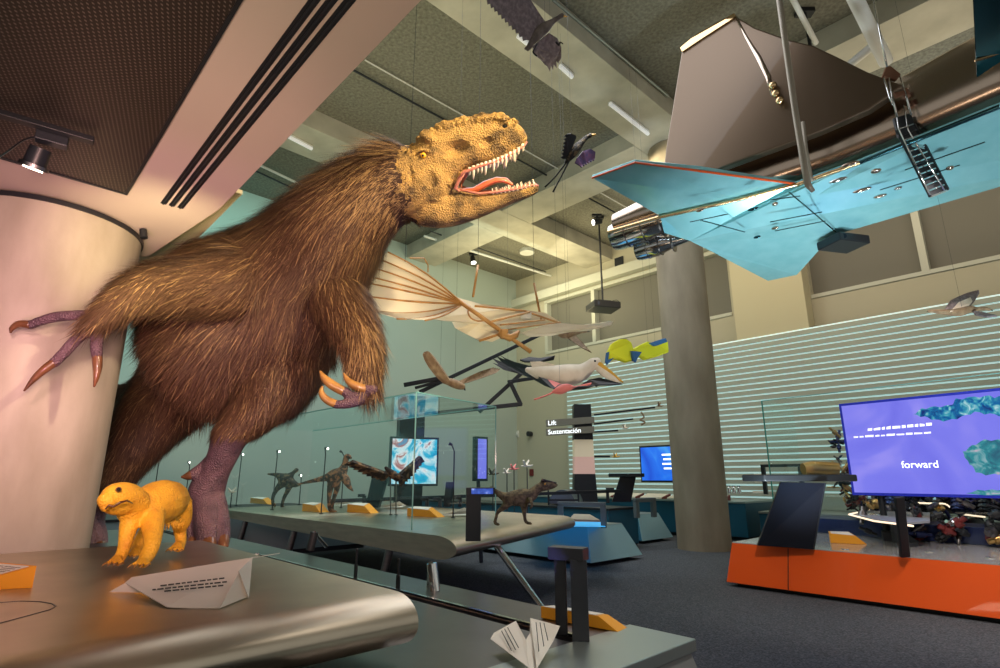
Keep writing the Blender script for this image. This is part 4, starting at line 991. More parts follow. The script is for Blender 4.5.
# bird on the far right
Yr = 8.4
bird('goose', Yr, 'brown and white bird flying alone before the slat wall at far right', 'bird',
 [(929,311,Yr,1.4), (938,311.5,Yr,2.2), (950,312.5,Yr,3.2), (960,312,Yr,4.2), (970,309,Yr,3.5), (977,309,Yr,2), (984,308.5,Yr,1.8), (989,309.5,Yr,1.6)][:8],
 [([(944,310,Yr+.1), (950,301,Yr+.3), (958,297,Yr+.5), (968,293,Yr+.7), (978,290.5,Yr+.9), (979,294,Yr+.9), (974,302,Yr+.5), (968,309,Yr+.1)], GREYW, .03), ([(950,312,Yr-.05),(958,303,Yr+.15),(970,298,Yr+.45),(972,302,Yr+.3),(965,310,Yr+.0)], WHT, .03, 'wing_covert'), ([(972,311,Yr), (985,313,Yr-.2), (997,316,Yr-.4), (987,317,Yr-.3), (975,315,Yr-.1)], GREYW, .03)], [BRN],
 ([(989,309.5,Yr,1), (992.5,310.5,Yr,.5)], BLK), (), (962, 308, Yr))
# yellow and blue kite creature
Yk = 10.5
KY = mat('yellow_cloth', (.72,.72,.02), .7); KB = mat('blue_cloth', (.03,.12,.30), .7)
T = thing('cloth_kite', P(632,352,Yk), 'yellow and blue folded cloth wing hanging left of the concrete column', 'kite')
mb = MB(); polywing(mb, [(608,362,Yk), (607,352,Yk), (611,344,Yk), (618,340,Yk+.1), (625,339.5,Yk+.1), (630,343,Yk+.2), (633,352,Yk+.2), (634,360,Yk+.1), (626,362.5,Yk), (616,359,Yk)], .12); mb.build('front_wing', KY, T, bevel=.03)
mb = MB(); polywing(mb, [(631,350,Yk+.2), (638,346,Yk+.3), (646,342,Yk+.5), (655,344,Yk+.7), (666,341,Yk+.9), (667,353,Yk+.9), (656,357,Yk+.6), (645,360,Yk+.4), (638,355,Yk+.25)], .12); mb.build('rear_wing', KY, T, bevel=.03)
mb = MB(); polywing(mb, [(606,353,Yk-.05), (609,352,Yk-.05), (608,360,Yk-.05), (614,358,Yk-.05), (607,365,Yk-.05), (605,362,Yk-.05)], .06); mb.build('blue_tip', KB, T)
mb = MB(); polywing(mb, [(631,351,Yk-.05), (641,352,Yk), (637,358,Yk), (635,362.5,Yk), (632,360,Yk)], .08); mb.build('blue_body', KB, T)
mb = MB(); polywing(mb, [(650,343,Yk+.4), (664,338.5,Yk+.7), (666,342,Yk+.75), (655,346,Yk+.5)], .08); mb.build('blue_trim', KB, T)
wire(P(655, 342, Yk+.5), T); wire(P(648, 344, Yk+.4), T)
# ---- wooden flapping wing glider
Yg = 7.6
G = thing('flapping_wing_glider', P(490, 325, Yg), 'wooden bat winged glider with cream canvas and curved ribs hanging in the hall', 'glider')
hub = (463, 304, Yg)
ribs = [((388,252,Yg-1.45),5), ((376,258,Yg-1.5),4), ((364,265,Yg-1.5),3), ((353,273,Yg-1.5),2), ((346,279,Yg-1.5),1), ((352,294,Yg-1.45),-2), ((366,310,Yg-1.3),-6), ((397,319,Yg-1.2),-5), ((425,320.5,Yg-.8),-3)]
def ribline(tip, sag, n=8):
    out = []
    for i in range(n+1):
        t = i/n; out.append((hub[0]+(tip[0]-hub[0])*t, hub[1]+(tip[1]-hub[1])*t - sag*math.sin(PI*t)*(1.0), hub[2]+(tip[2]-hub[2])*t))
    return out
lines = [ribline(t, s) for t, s in ribs]
for L_ in lines: MB().tube([P(*p) for p in L_], [.013]*5+[.010]*4, 6).build('rib', 'wood', G, smooth=True)
cv = MB(); vs = []; fs = []
for L_ in lines: vs += [P(x, y-.4, Y+.025) for x, y, Y in L_]
for i in range(len(lines)-1):
    for j in range(8): fs.append((i*9+j, i*9+j+1, (i+1)*9+j+1, (i+1)*9+j))
cv.add(vs, fs); o = cv.build('left_canvas', 'canvas', G); o.modifiers.new('t', 'SOLIDIFY').thickness = .008
def gpoly(name, pts, m='canvas', th=.012): 
    mb = MB(); polywing(mb, pts, th); return mb.build(name, m, G)
gpoly('upper_canvas', [(440,290,Yg+.1), (455,297,Yg+.1), (480,304,Yg+.2), (510,308,Yg+.35), (545,313,Yg+.6), (560,322,Yg+.8), (540,326,Yg+.6), (505,328,Yg+.3), (470,322,Yg), (445,321,Yg-.1), (430,319,Yg-.2)])
gpoly('lower_canvas', [(452,322,Yg+.1), (480,323,Yg+.1), (500,330,Yg+.15), (520,331,Yg+.3), (505,336,Yg+.3), (492,342,Yg+.2), (478,340,Yg+.1), (466,334,Yg), (455,328,Yg)])
gpoly('right_canvas', [(520,333,Yg+.3), (545,325,Yg+.5), (562,323,Yg+.7), (585,325,Yg+1.1), (597,323,Yg+1.4), (613,321,Yg+1.7), (611,325,Yg+1.7), (600,328,Yg+1.5), (588,331,Yg+1.2), (570,332,Yg+.9), (550,336,Yg+.6), (530,337,Yg+.4)])
def beamg(p, q_, r, n='spar'): MB().tube([P(*p), P(*q_)], r, 8).build(n, 'wood', G, smooth=True)
beamg((452,296,Yg-.05), (501,331,Yg), .032, 'body_beam'); beamg((501,331,Yg), (531,352,Yg-.05), .03, 'body_beam')
MB().box(P(504,334,Yg), (.12,.12,.14)).build('carved_head', 'wood', G, bevel=.03)
pr_ = MB(); pr_.tube([P(499,333,Yg), P(510,338,Yg-.02), P(516,335,Yg-.02), P(519,331,Yg)], [.05,.055,.045,.02], 8); pr_.build('yoke', 'wood', G, smooth=True)
beamg((475,306,Yg), (525,311,Yg+.4), .016); beamg((525,311,Yg+.4), (562,324,Yg+.8), .016); beamg((490,322,Yg), (530,312,Yg+.4), .016); beamg((479,341,Yg), (503,333,Yg), .018)
beamg((500,325,Yg+.1), (545,320,Yg+.5), .012); beamg((505,330,Yg+.1), (560,322,Yg+.7), .012)
lp = [P(468+9*math.cos(t)-2, 312+8*math.sin(t), Yg+.05) for t in np.linspace(-1.6, 2.4, 12)]
lp = [P(470,306,Yg), P(468,312,Yg), P(471,318,Yg), P(478,321,Yg), P(486,320,Yg)]
MB().tube([Vector(x) for x in smoothpath([tuple(v) for v in lp], 3)], .012, 6).build('hoop', 'wood', G, smooth=True)
beamg((478,265,Yg+.3), (473,297,Yg+.3), .018, 'mast'); beamg((534,283,Yg+.6), (541,320,Yg+.6), .018, 'mast')
for p in ((478,265,Yg+.3), (534,283,Yg+.6), (405,262,Yg-1.3)): wire(P(*p), G, r=.003)
MB().box(P(526,316,Yg+.45), (.16,.10,.10)).build('pulley_block', 'white', G, bevel=.01)
MB().tube([P(*p) for p in ((410,258,Yg-1.2), (424,258,Yg-.9), (428,265,Yg-.8), (428,272,Yg-.8))], .008, 6).build('cord', 'wood', G)
# ---- black truss of a hang glider
Yt = 12.5
T = thing('black_truss', P(500,390,Yt), 'black tubular frame of an aircraft hanging behind the birds', 'frame')
for (p, q_, w_) in (((420,392,Yt), (550,330,Yt+1.5), .09), ((404,385,Yt), (442,378,Yt), .09), ((415,388,Yt), (441,381,Yt), .06), ((479,412,Yt), (524,371,Yt+.2), .09), ((508,382,Yt), (548,376,Yt+.3), .08), ((510,382,Yt), (521,405,Yt), .09), ((522,404,Yt), (402,417,Yt-.3), .09), ((548,376,Yt+.3), (557,375,Yt+.4), .07)):
    MB().bar(P(*p), P(*q_), w_).build('bar', 'black', T, bevel=.01)
wire(P(508, 382, Yt), T); wire(P(440, 383, Yt), T)
# ---- projectors
def projector(px, py, Y, w, ztop, label, wz=None, pole=True, body='black'):
    c = P(px, py, Y); s = m_(w, c); o = thing('projector', c, label, 'projector')
    X = (a*.2+b*.9).normalized(); X = Vector((1,.25,0)).normalized()
    MB().box(c, (s, s*.8, s*.24), X).build('housing', body, o, bevel=.02)
    MB().tube([c-Vector((s*.25,s*.4,0)), c-Vector((s*.26,s*.48,0))], s*.07, 14).build('lens', 'blackgloss', o, smooth=True, ang=40)
    MB().box(c+UP*s*.17, (s*.5, s*.35, s*.08), X).build('bracket', 'charcoal', o)
    MB().box(c+Vector((-s*.12, -s*.425, -s*.06)), (s*.3, .004, s*.035), X).build('yellow_label', 'amber', o)
    cb = MB(); pts = [c+Vector((s*.2,0,s*.15)), c+Vector((s*.5,.05,s*.28)), c+Vector((s*.62,.0,s*.1)), c+Vector((s*.5,0,0))]; cb.tube([Vector(x) for x in smoothpath([tuple(v) for v in pts], 4)], .012, 6); cb.build('cable', 'black', o)
    if pole:
        MB().tube([c+UP*s*.15, Vector((c.x, c.y, ztop))], .035, 10).build('pole', 'black', o, smooth=True, ang=40)
        MB().box(Vector((c.x, c.y, ztop-.05)), (.35,.2,.1)).build('ceiling_plate', 'black', o)
    return o
cpj = P(603, 307, 11.5)
projector(603, 307, 19.5, 28, CZ-.02, 'black ceiling projector on a long pole left of the concrete column')
# its pole reaches the beam
p2 = projector(843, 243, 9.8, 36, CZ, 'black ceiling projector hanging under the mirrored wing at the right')
# ---- lamp tubes, conduits and pipes under the ceiling
def tubelamp(p0, p1, Z, label, grp='tube lamps under the ceiling beams'):
    A_ = PZ(*p0, Z); B_ = PZ(*p1, Z); o = thing('tube_lamp', (A_+B_)/2, label, 'lamp', grp)
    MB().bar(A_+UP*.03, B_+UP*.03, .10, .05).build('batten', 'white', o, bevel=.01); MB().tube([A_-UP*.03, B_-UP*.03], .05, 12).build('tube', 'tube_on', o, smooth=True, ang=40); return o
tubelamp((610,103), (648,133), BZ-.06, 'white tube lamp on the beam right of the dark violet bird')
tubelamp((560,65), (572,76), BZ-.06, 'white tube lamp partly hidden by the highest hanging bird, lower end showing')
tubelamp((518,35), (528,43), BZ-.06, 'white tube lamp end behind the left wing of the highest bird')
tubelamp((289,136), (312,148), BZ-.06, 'white tube lamp on the far left beam above the dinosaur back')
tubelamp((549,247), (578,258), CZ-.10, 'slim tube lamp in the far ceiling bay above the glider')
def pipe(p0, p1, Z, r, label, m='white', name='ceiling_pipe', cat='pipe', Z2=None, group=None):
    A_ = PZ(*p0, Z); B_ = PZ(*p1, Z2 or Z); o = MB().tube([A_, B_], r, 12).build(name, m, smooth=True, ang=40); return tag(o, label, cat, group)

pipe((553,0), (668,96), 11.2, .035, 'thin dark conduit along the side of the nearest ceiling beam', 'gal', 'conduit', 'conduit')
pipe((353,70), (640,226), 11.25, .03, 'long thin paired conduit crossing the ceiling above the dinosaur head', 'charcoal', 'conduit', 'conduit')
pipe((365,60), (640,215), 11.27, .02, 'long pale thin conduit beside the paired dark one', 'white', 'conduit', 'conduit')
pipe((424,236), (551,276), 10.9, .05, 'pale lighting rail in the far ceiling bay', 'white', 'lighting_rail', 'rail')
pipe((430,231), (546,272), 11.0, .025, 'thin dark rail above the pale lighting rail', 'charcoal', 'lighting_rail', 'rail')
pipe((249,160), (318,193), 11.0, .04, 'pale rail behind the dinosaur neck under the teal ceiling', 'white', 'lighting_rail', 'rail')
pipe((245,166), (318,200), 11.0, .03, 'dark rail behind the dinosaur neck under the teal ceiling', 'charcoal', 'lighting_rail', 'rail')
pipe((851,-10), (886,62), 9.6, .12, 'thick white pipe hanging from the ceiling at the top right', 'white', Z2=9.2)
pipe((848,66), (874,45), 9.4, .08, 'short white pipe branch joining the thick pipe at top right', 'white')
pipe((788,-10), (816,43), 10.6, .055, 'thinner white pipe left of the thick ceiling pipe', 'white')
dk = PZ(527, 253, 11.2); o = MB().tube([dk, dk+UP*.15], .32, 20).build('ceiling_diffuser', 'white', smooth=True, ang=40); tag(o, 'round white air diffuser in the far ceiling bay', 'diffuser')
# black spot lights
def spotl(px, py, Z, sc_, label, aimv):
    c = PZ(px, py, Z); o = thing('spot_lamp', c, label, 'lamp'); s = m_(sc_, c); aimv = Vector(aimv).normalized()
    MB().box(c+UP*s*.9, (s*1.2, s*.5, s*.25)).build('adaptor', 'black', o); MB().tube([c+UP*s*.8, c], s*.12, 8).build('stem', 'black', o)
    MB().tube([c-aimv*s*.6, c+aimv*s*.5], [s*.3, s*.42], 14).build('can', 'black', o, smooth=True, ang=40); MB().tube([c+aimv*s*.5, c+aimv*s*.54], s*.36, 14).build('lens', 'lit_small', o); return o
spotl(473, 260, 10.9, 7, 'small black spot lamp on the rail in the far ceiling bay', (.2,-.3,-1))
spotl(597, 222, 10.7, 8, 'black spot lamp cluster at the top of the projector pole', (-.8,-.2,-.2))
spotl(775, 88, 8.6, 9, 'small spot lamp seen against the bronze mirrored fin', (-.2,-.5,-1)) if False else None
# near ceiling track and spot over the left column
tr0 = PZ(-30, 105, SZ-.06); tr1 = PZ(94, 141, SZ-.06); T = thing('track_spotlight', PZ(40,140,SZ-.06), 'black track spotlight glowing on the soffit above the near concrete column', 'lamp')
MB().bar(tr0, tr1, .06, .035).build('track', 'black', T, bevel=.004)
hd = PZ(41, 148, SZ-.16); tg_ = Vector((-.25, -.2, -1)).normalized(); hp = PZ(33, 168, SZ-.28)
MB().box(PZ(52,140,SZ-.10), (.16,.07,.06), tr1-tr0).build('adaptor', 'charcoal', T, bevel=.004)
MB().tube([hd, hd+(hp-hd)*.8], [.055,.06], 18).build('can', 'black', T, smooth=True, ang=40)
MB().tube([hd+(hp-hd)*.8, hp], [.075,.078], 18).build('bezel', 'steel_dark', T, smooth=True, ang=40)
MB().tube([hp, hp+(hp-hd).normalized()*.01], .05, 18).build('lens', 'lit', T)
cb = [PZ(-5,160,SZ-.05), PZ(10,150,SZ-.12), PZ(24,140,SZ-.1), PZ(40,136,SZ-.08)]; MB().tube([Vector(x) for x in smoothpath([tuple(v) for v in cb], 4)], .006, 6).build('cable', 'black', T)
o = MB().tube([P(143,230,4.5), P(144,238,4.5)], .03, 14).build('wall_sensor', 'black', smooth=True, ang=40); tag(o, 'small dark round sensor on the column top edge under the soffit', 'sensor')
# ================================================================ mirror polished jet aircraft hanging at top right
BR = mat('bronze_mirror', (.50,.40,.33), .18, 1, bump=(1.1, .10)); CYAN_REFL = mat('cyan_reflection_tint', (.28,.66,.74), .22, .35, noise=(2.5, (.36,.76,.84), .35, .7), bump=(1.6, .12), coat=.15); SIL = mat('silver_mirror', (.50,.52,.54), .10, 1, bump=(2.0, .15)); DKT = mat('dark_teal_mirror', (.05,.14,.17), .12, 1)  # wing underside colour carries a painted cyan reflection
GOLD = mat('gold_edge', (.75,.52,.28), .25, 1)
def A(px, py, Z): return PZ(px, py, Z)
ax0 = A(660, 222, 6.6); 
AC = thing('jet_aircraft', A(880, 120, 6.6), 'mirror polished delta winged jet hanging at top right, a cyan reflection coloured into its underside', 'aircraft')
def apoly(name, pts, m, th=.06, parent=AC, up=True):
    w = [A(*p) for p in pts]; return MB().prism(w, UP*th).build(name, m, parent, bevel=.008)
# underside sheets: near wing (left in view), belly and far wing
apoly('left_wing', [(592,178,6.95), (635,162.5,6.9), (700,169,6.8), (770,180,6.68), (797,184,6.62), (735,200,6.6), (660,216,6.6)], CYAN_REFL)
apoly('right_wing', [(660,216,6.6), (735,200,6.6), (797,184,6.62), (860,162,6.6), (1000,106,6.6), (1090,70,6.6), (1090,160,6.2), (1000,187,6.2), (832,236,6.15), (797,275,5.9), (768,281,5.9), (712,252,6.1), (690,241,6.2), (664,233,6.4)], CYAN_REFL)
# gold seam between belly and side
for p, q_ in (((608,232,6.58), (660,217,6.56)), ((660,217,6.56), (735,200.5,6.56)), ((735,200.5,6.56), (797,184.5,6.57)), ((797,184.5,6.57), (860,162.5,6.55)), ((860,162.5,6.55), (1000,106.5,6.55))):
    MB().tube([A(*p), A(*q_)], .035, 10).build('seam', GOLD if p[0] < 800 else DKT, AC, smooth=True, ang=40)
MB().tube([A(592,178,6.93), A(635,162.5,6.88), A(797,184,6.6)], .02, 8).build('wing_edge', 'orange', AC)
# side of the fuselage (bronze): lofted body above the belly plate
axd = (A(1000,106,6.6)-A(700,208,6.6)); axd.z = 0; axd.normalize(); lat = UP.cross(axd)
if lat.dot(CAM-AC.location) < 0: lat = -lat     # towards the viewer
def section(px, py, Zb, hgt, wid, n=20, lean=.0):
    base = A(px, py, Zb); c = base - lat*wid*.5 + UP*hgt*.5; r = []
    for j in range(n):
        t = 2*PI*j/n; cx, sy = math.cos(t), math.sin(t)
        r.append(c + lat*(wid/2)*math.copysign(abs(cx)**.7, cx) + UP*(hgt/2)*math.copysign(abs(sy)**.7, sy))
    return r
secs = [section(612,230,6.62,.42,.55), section(645,221,6.62,.62,.9), section(690,209,6.64,.85,1.1), section(760,193,6.66,1.15,1.35), (section(830,172,6.66,1.3,1.5)), section(920,138,6.66,1.4,1.6), section(1000,106,6.66,1.5,1.7), section(1110,62,6.66,1.5,1.7)]
MB().loft(secs).build('fuselage', BR, AC, smooth=True, ang=50)
# spine on top and the tail fin, both in the upright plane of the axis
pA = secs[1][0]; cpl = AC.location - lat*.75
nP = lat
def finp(px, py, off=0): d = ray(px, py); k_ = (cpl-CAM).dot(nP)/d.dot(nP); return CAM + d*k_ + lat*off
fin = [(684,50), (700,38), (720,25), (737,18), (757,30), (790,42), (815,48), (840,60), (868,74), (905,88), (870,112), (820,134), (760,156), (712,174), (676,186), (664,186), (668,150)]
n_ = len(fin); mbf = MB(); rings = []
mbf.prism([finp(x, y, -.09) for x, y in fin], lat*.18); mbf.build('tail_fin', mat('bronze_fin', (.12,.08,.052), .34, .7, bump=(.9, .12), coat=.3), AC, bevel=.03)
tipm = MB(); tipm.prism([finp(683,51,-.11), finp(700,37,-.11), finp(737,17,-.11), finp(736,22,-.11), finp(703,43,-.11), finp(685,55,-.11)], lat*.24); tipm.build('fin_tip', GOLD, AC)
rl = MB(); rl.tube([finp(x, y, .09) for x, y in ((738,20),(748,40),(760,60),(770,80),(774,98))], [.02,.03,.05,.05,.02], 8); rl.build('fin_fairing', BR, AC, smooth=True)
for x, y in ((776,90), (779,98), (783,105)): MB().ball(finp(x, y, .16), .07, 10, 8).build('beacon', GOLD, AC, smooth=True)
# engine nozzles
def nozz(p0, p1, r0, r1, Z0, Z1):
    P0 = A(*p0, Z0); P1 = A(*p1, Z1); d = (P1-P0); mb = MB(); R0 = m_(r0, P0); R1 = m_(r1, P1)
    mb.tube([P0, P0+d*.08, P0+d*.35, P0+d*.7, P1], [R0*.9, R0, R0*1.03, R1*1.05, R1*.7], 24); o = mb.build('engine_nozzle', SIL, AC, smooth=True, ang=40)
    MB().tube([P0-d*.01, P0+d*.02], [R0*.78]*2, 24).build('nozzle_mouth', 'black', o, smooth=True, ang=40)
    for f in (.2, .42, .64): MB().tube([P0+d*f, P0+d*(f+.015)], R0*1.05, 24).build('nozzle_ring', 'steel_dark', o, smooth=True, ang=40)
nozz((613,238), (690,212), 14, 13, 6.62, 6.75); nozz((637,252), (694,236), 9.5, 5, 6.3, 6.35)
# panel lines, vents and fittings on the underside
def und(x, y, Z=6.3): return A(x, y, Z)
def uz(x, y): return 6.57 if y < 200 else 6.3
for (p, q_) in (((789,192), (836,232)), ((700,220), (745,232)), ((770,222), (822,212)), ((775,231), (825,221)), ((770,200), (800,196)), ((690,222), (728,214)), ((905,170), (985,142)), ((880,190), (960,165))):
    Zl = 6.125; a0, a1 = A(*p, Zl-.02), A(*q_, Zl-.02); MB().bar(a0, a1, .02, .01).build('panel_line', DKT, AC)
for (x, y, rx, ry, m) in ((753,209,9,4,DKT), (700,210,7,3,BR), (775,228,6,3,BR), (757,237,6,2,DKT), (775,204,5,5,BR), (862,190,14,3,BR), (880,196,10,3,BR), (850,164,14,4,BR), (876,171,8,8,BR), (950,168,6,7,BR), (838,180,14,3,'chrome'), (898,188,6,3,'chrome')):
    p = A(x, y, 6.10); MB().ball(p, (m_(rx*.6, p), m_(ry*.5, p), .03), 12, 6, Matrix.Rotation(-.75, 3, 'Z')).build('fitting', m, AC, smooth=True)
# pylon panels towards the nose (dark blue panels at the frame edge)
mbp = MB(); q4 = [(972,-12,7.9), (1060,-40,7.9), (1060,60,7.2), (978,106,7.0)]; mbp.prism([A(*p) for p in q4], lat*-.3); mbp.build('intake_panel', DKT, AC, bevel=.01)
for p, q_ in (((975,62,7.35), (1010,52,7.4)), ((977,85,7.15), (1010,76,7.15))): MB().bar(A(*p)+lat*.03, A(*q_)+lat*.03, .03, .02).build('panel_line', GOLD, AC)
# hanging gear: shackle, cables and the ladder like load strap under the belly
HG = thing('hanging_shackle', A(893,75,7.9), 'rusty shackle plate with cables and a black ladder strap holding the jet', 'shackle')
RST = mat('rusty_steel', (.22,.10,.06), .6, .6)
yk = 7.3
def W(x, y, Y=yk): return P(x, y, Y)
MB().prism([W(887,66), W(883,76), W(897,80), W(901,74), W(891,66)], Vector((0,.05,0))).build('shackle_plate', RST, HG, bevel=.005)
MB().prism([W(893,92), W(900,87), W(908,88), W(911,96), W(905,94), W(898,97)], Vector((0,.05,0))).build('lower_plate', RST, HG, bevel=.005)
for pts in (((887,67),(879,28),(872,-10)), ((889,78),(893,100),(897,117)), ((900,76),(906,95),(911,115)), ((884,78),(890,98),(893,105))):
    MB().tube([W(*p) for p in pts], .014, 8).build('cable', 'chrome', HG, smooth=True)
top = [(895,120), (911,115)]; seg = [((894,119),(911,114)), ((899,135),(917,130)), ((907,154),(925,148)), ((916,172),(934,166)), ((925,190),(942,184)), ((930,197),(948,191))]
pad = MB(); pad.prism([W(894,118,yk+.1), W(911,113,yk+.1), W(916,130,yk+.1), W(899,137,yk+.1)], Vector((0,.04,0))); pad.build('pad', 'black', HG)
dv = (.1, .1)
L_ = [((896.5,130),(930.5,197)), ((914,124),(948,190))]
for (p, q_) in L_: MB().bar(W(*p, yk+.1), W(*q_, yk+.25), .035, .03).build('strap', 'black', HG)
MB().prism([W(898,130,yk+.16), W(930,196,yk+.32), W(946,190,yk+.32), W(913,124,yk+.16)], Vector((0,.02,0))).build('belt', 'black', HG)
for i in range(13):
    t = i/12; p = W(896.5+34*t, 130+67*t, yk+.1+.15*t); q_ = W(914+34*t, 124+66*t, yk+.1+.15*t); MB().bar(p, q_, .02, .02).build('rung', 'chrome', HG)
for x in (0, 9): MB().tube([W(895+x, 105, yk+.05), W(899+x, 130, yk+.05), W(930+x*1.6, 195-x*.5, yk+.2)], .011, 6).build('cable', 'chrome', HG, smooth=True)
# long bent pole
o = MB().tube([P(778,-10,7.2), P(785,40,7.2), P(795,110,7.2), P(804,165,7.2), P(808,185,7.2), P(813,191,7.25)], [.045,.045,.045,.045,.045,.03], 12).build('hanging_pole', mat('tan_pole', (.35,.30,.24), .5, .3), smooth=True); tag(o, 'long thin grey pole bent at its foot, hanging in front of the mirrored jet', 'pole')
o = MB().tube([P(803,122,7.9), P(806,150,7.9), P(811,178,7.9), P(813,181,7.9)], .03, 10).build('hanging_pole', bpy.data.materials['tan_pole'], smooth=True); tag(o, 'shorter thin pole just behind the long bent one under the jet', 'pole')
# ================================================================ right side: orange plinth, lectern, big screen, engine
C0 = PZ(727, 586, 0); oh = .64
def OP(s, t, z=0): return C0 - a*s + b*t + UP*z      # s towards the near right, t into the room
OPL = thing('orange_plinth', OP(3.5, 1.5), 'long glossy orange plinth with a white top carrying the engine and the big screen', 'plinth')
i_ = .10
m = MB(); m.hexa([OP(0,0,.06), OP(9,0,.06), OP(9,3.4,.06), OP(0,3.4,.06), OP(i_,i_,oh), OP(9,i_,oh), OP(9,3.3,oh), OP(i_,3.3,oh)]); m.build('front_panel', 'orange', OPL, bevel=.004)
m = MB(); m.hexa([OP(.12,.12,0), OP(9,.12,0), OP(9,3.2,0), OP(.12,3.2,0), OP(.12,.12,.06), OP(9,.12,.06), OP(9,3.2,.06), OP(.12,3.2,.06)]); m.build('kick_base', 'black', OPL)
m = MB(); m.hexa([OP(i_,i_,oh), OP(9,i_,oh), OP(9,3.3,oh), OP(i_,3.3,oh), OP(i_,i_,oh+.012), OP(9,i_,oh+.012), OP(9,3.3,oh+.012), OP(i_,3.3,oh+.012)]); m.build('top', mat('pale_gloss_top', (.50,.48,.46), .12, .3), OPL)
d = ray(774, 550); 
MB().bar(OP(.93,-.012,.07), OP(.96,.088,oh-.01), .008, .008).build('panel_joint', 'black', OPL)
for (x, y) in ((845,549), (929,552), (990,558), (900, 543)): 
    p = PZ(x, y, oh+.013); MB().tube([p, p+UP*.01], .05, 14).build('uplight', 'chrome', OPL, smooth=True, ang=40)
# lectern: slanted black glass board under a long flat black wing
z1 = oh+.013
def onpl(px, py, dY=0): return P(px, py, PZ(px, 548, z1).y+dY)
LT = thing('lectern', PZ(786, 548, z1), 'black lectern with slanted glass front and long flat wing top on orange plinth', 'lectern')
b0, b1 = PZ(757.5, 545.5, z1), PZ(814.5, 549.5, z1)
t0, t1 = PK(781, 482, depth(b0)+.1), PK(826, 483, depth(b1)+.1)
m = MB(); th = Vector((.03,.10,0)); m.hexa([b0, b1, b1+th, b0+th, t0, t1, t1+th, t0+th]); m.build('glass_front', 'blackgloss', LT, bevel=.006)
m = MB(); g = [b1-Vector((.02,.004,-.02)), b1-Vector((.0,.004,-.02)), t1-Vector((.0,.004,0)), t1-Vector((.02,.004,0))]; m.prism(g, Vector((0,-.004,0))); m.build('edge_strip', 'charcoal', LT)
kk = depth(t0); w = [PK(744.5,476,kk), PK(757,471.5,kk+.25), PK(800,471,kk+.45), PK(843,471.5,kk+.45), PK(843,479.5,kk-.1), PK(790,481,kk-.15), PK(757,480,kk-.05)]
zt_ = t0.z; w = [Vector((p.x, p.y, zt_+.02)) for p in w]
w = [Vector((x, y, zt_+.01)) for x, y in ((w[0].x, w[0].y+.1), (w[1].x, w[1].y+.35), (w[3].x+.1, w[3].y+.35), (w[4].x+.1, w[4].y-.2), (w[6].x, w[6].y-.25))]
MB().prism(w, UP*.10).build('wing_top', 'black', LT, bevel=.02)
# big screen
Ys = 10.15; ang = math.radians(34.4); sd_ = Vector((math.sin(ang), -math.cos(ang), 0)); 
s00 = P(838.5, 404, Ys); sb0 = P(855.5, 495, Ys); 
bz = sb0.z; tz = s00.z; sx = s00.copy(); sx.z = bz; WD = 3.3
SCN = thing('big_screen', sx+sd_*WD/2+UP*(0), 'large lilac video screen with blue bird wings standing over the orange plinth', 'screen')
sn = UP.cross(sd_); sn = sn if sn.dot(CAM-sx) > 0 else -sn
MB().box(sx+sd_*WD/2+UP*(tz-bz)/2-sn*.05, (WD, .10, tz-bz), sd_).build('bezel', mat('blue_bezel', (.02,.03,.30), .25, emit=(.02,.03,.5), es=.35), SCN, bevel=.006)
b_ = .045
lil = screenmat('lilac_screen', [(.25,(.15,.15,.80)), (.5,(.21,.21,.88)), (.60,(.32,.29,.92)), (.8,(.62,.50,.95))], .9, .95, .6)
MB().box(sx+sd_*WD/2+UP*(tz-bz)/2+sn*.004, (WD-2*b_, .006, tz-bz-2*b_), sd_).build('display', lil, SCN)
hgt = tz-bz
def sc_at(px, py, off=.009):
    d = ray(px, py); k_ = (sx-CAM).dot(sn)/d.dot(sn); return CAM+d*k_+sn*off
text('forward', .16, sc_at(902, 468), sd_, UP, 'text_lit', SCN, 'lettering', .001)
for r_, (x0, x1, y0, y1, hpx) in enumerate(((868,938,431,425,3.2), (854,938,438,433,2.2))):
    mbl = MB(); RR = random.Random(r_+3); x = x0
    while x < x1:
        w_ = RR.uniform(3, 9); f = lambda q: y0+(y1-y0)*(q-x0)/(x1-x0)
        if x+w_ > x1: break
        mbl.prism([sc_at(x, f(x)), sc_at(x+w_, f(x+w_)), sc_at(x+w_, f(x+w_)-hpx*RR.uniform(.6,1)), sc_at(x, f(x)-hpx*RR.uniform(.6,1))], sn*.001); x += w_+1.5
    mbl.build('text_line', mat('soft_white_text', (.8,.8,.9), .5, emit=(.8,.82,1), es=1.0), SCN)
feath = screenmat('bird_picture', [(.3,(.0,.03,.20)), (.45,(.0,.16,.42)), (.55,(.05,.42,.55)), (.68,(.55,.85,.90))], 6, .8, 1.5)
feath2 = screenmat('bird_picture_teal', [(.3,(.02,.12,.2)), (.5,(.03,.30,.35)), (.62,(.25,.5,.55)), (.7,(.8,.5,.65))], 5, .8, 1.2)
def spoly(name, pts, mt):
    MB().prism([sc_at(x, y, .008) for x, y in pts], sn*.002).build(name, mt, SCN)
def jag(pts, n=3, amp=1.6):
    out = []; RR = random.Random(9)
    for i, p in enumerate(pts):
        q_ = pts[(i+1) % len(pts)]
        for j in range(n):
            t = j/n; s = amp*(1 if j % 2 else -.4)*RR.uniform(.5, 1.2); out.append((p[0]+(q_[0]-p[0])*t, p[1]+(q_[1]-p[1])*t+s))
    return out
spoly('bird_wing_picture', jag([(913,414.5), (922,409), (935,407), (952,405.5), (956,399), (975,397), (990,396), (1004,397), (1004,416), (990,414), (975,412), (962,417), (948,421), (935,420), (925,417)], 3), feath)
spoly('bird_body_picture', jag([(963,452), (972,446), (985,440), (1004,440), (1004,473), (990,475), (978,473), (972,466), (966,459)], 3), feath2)
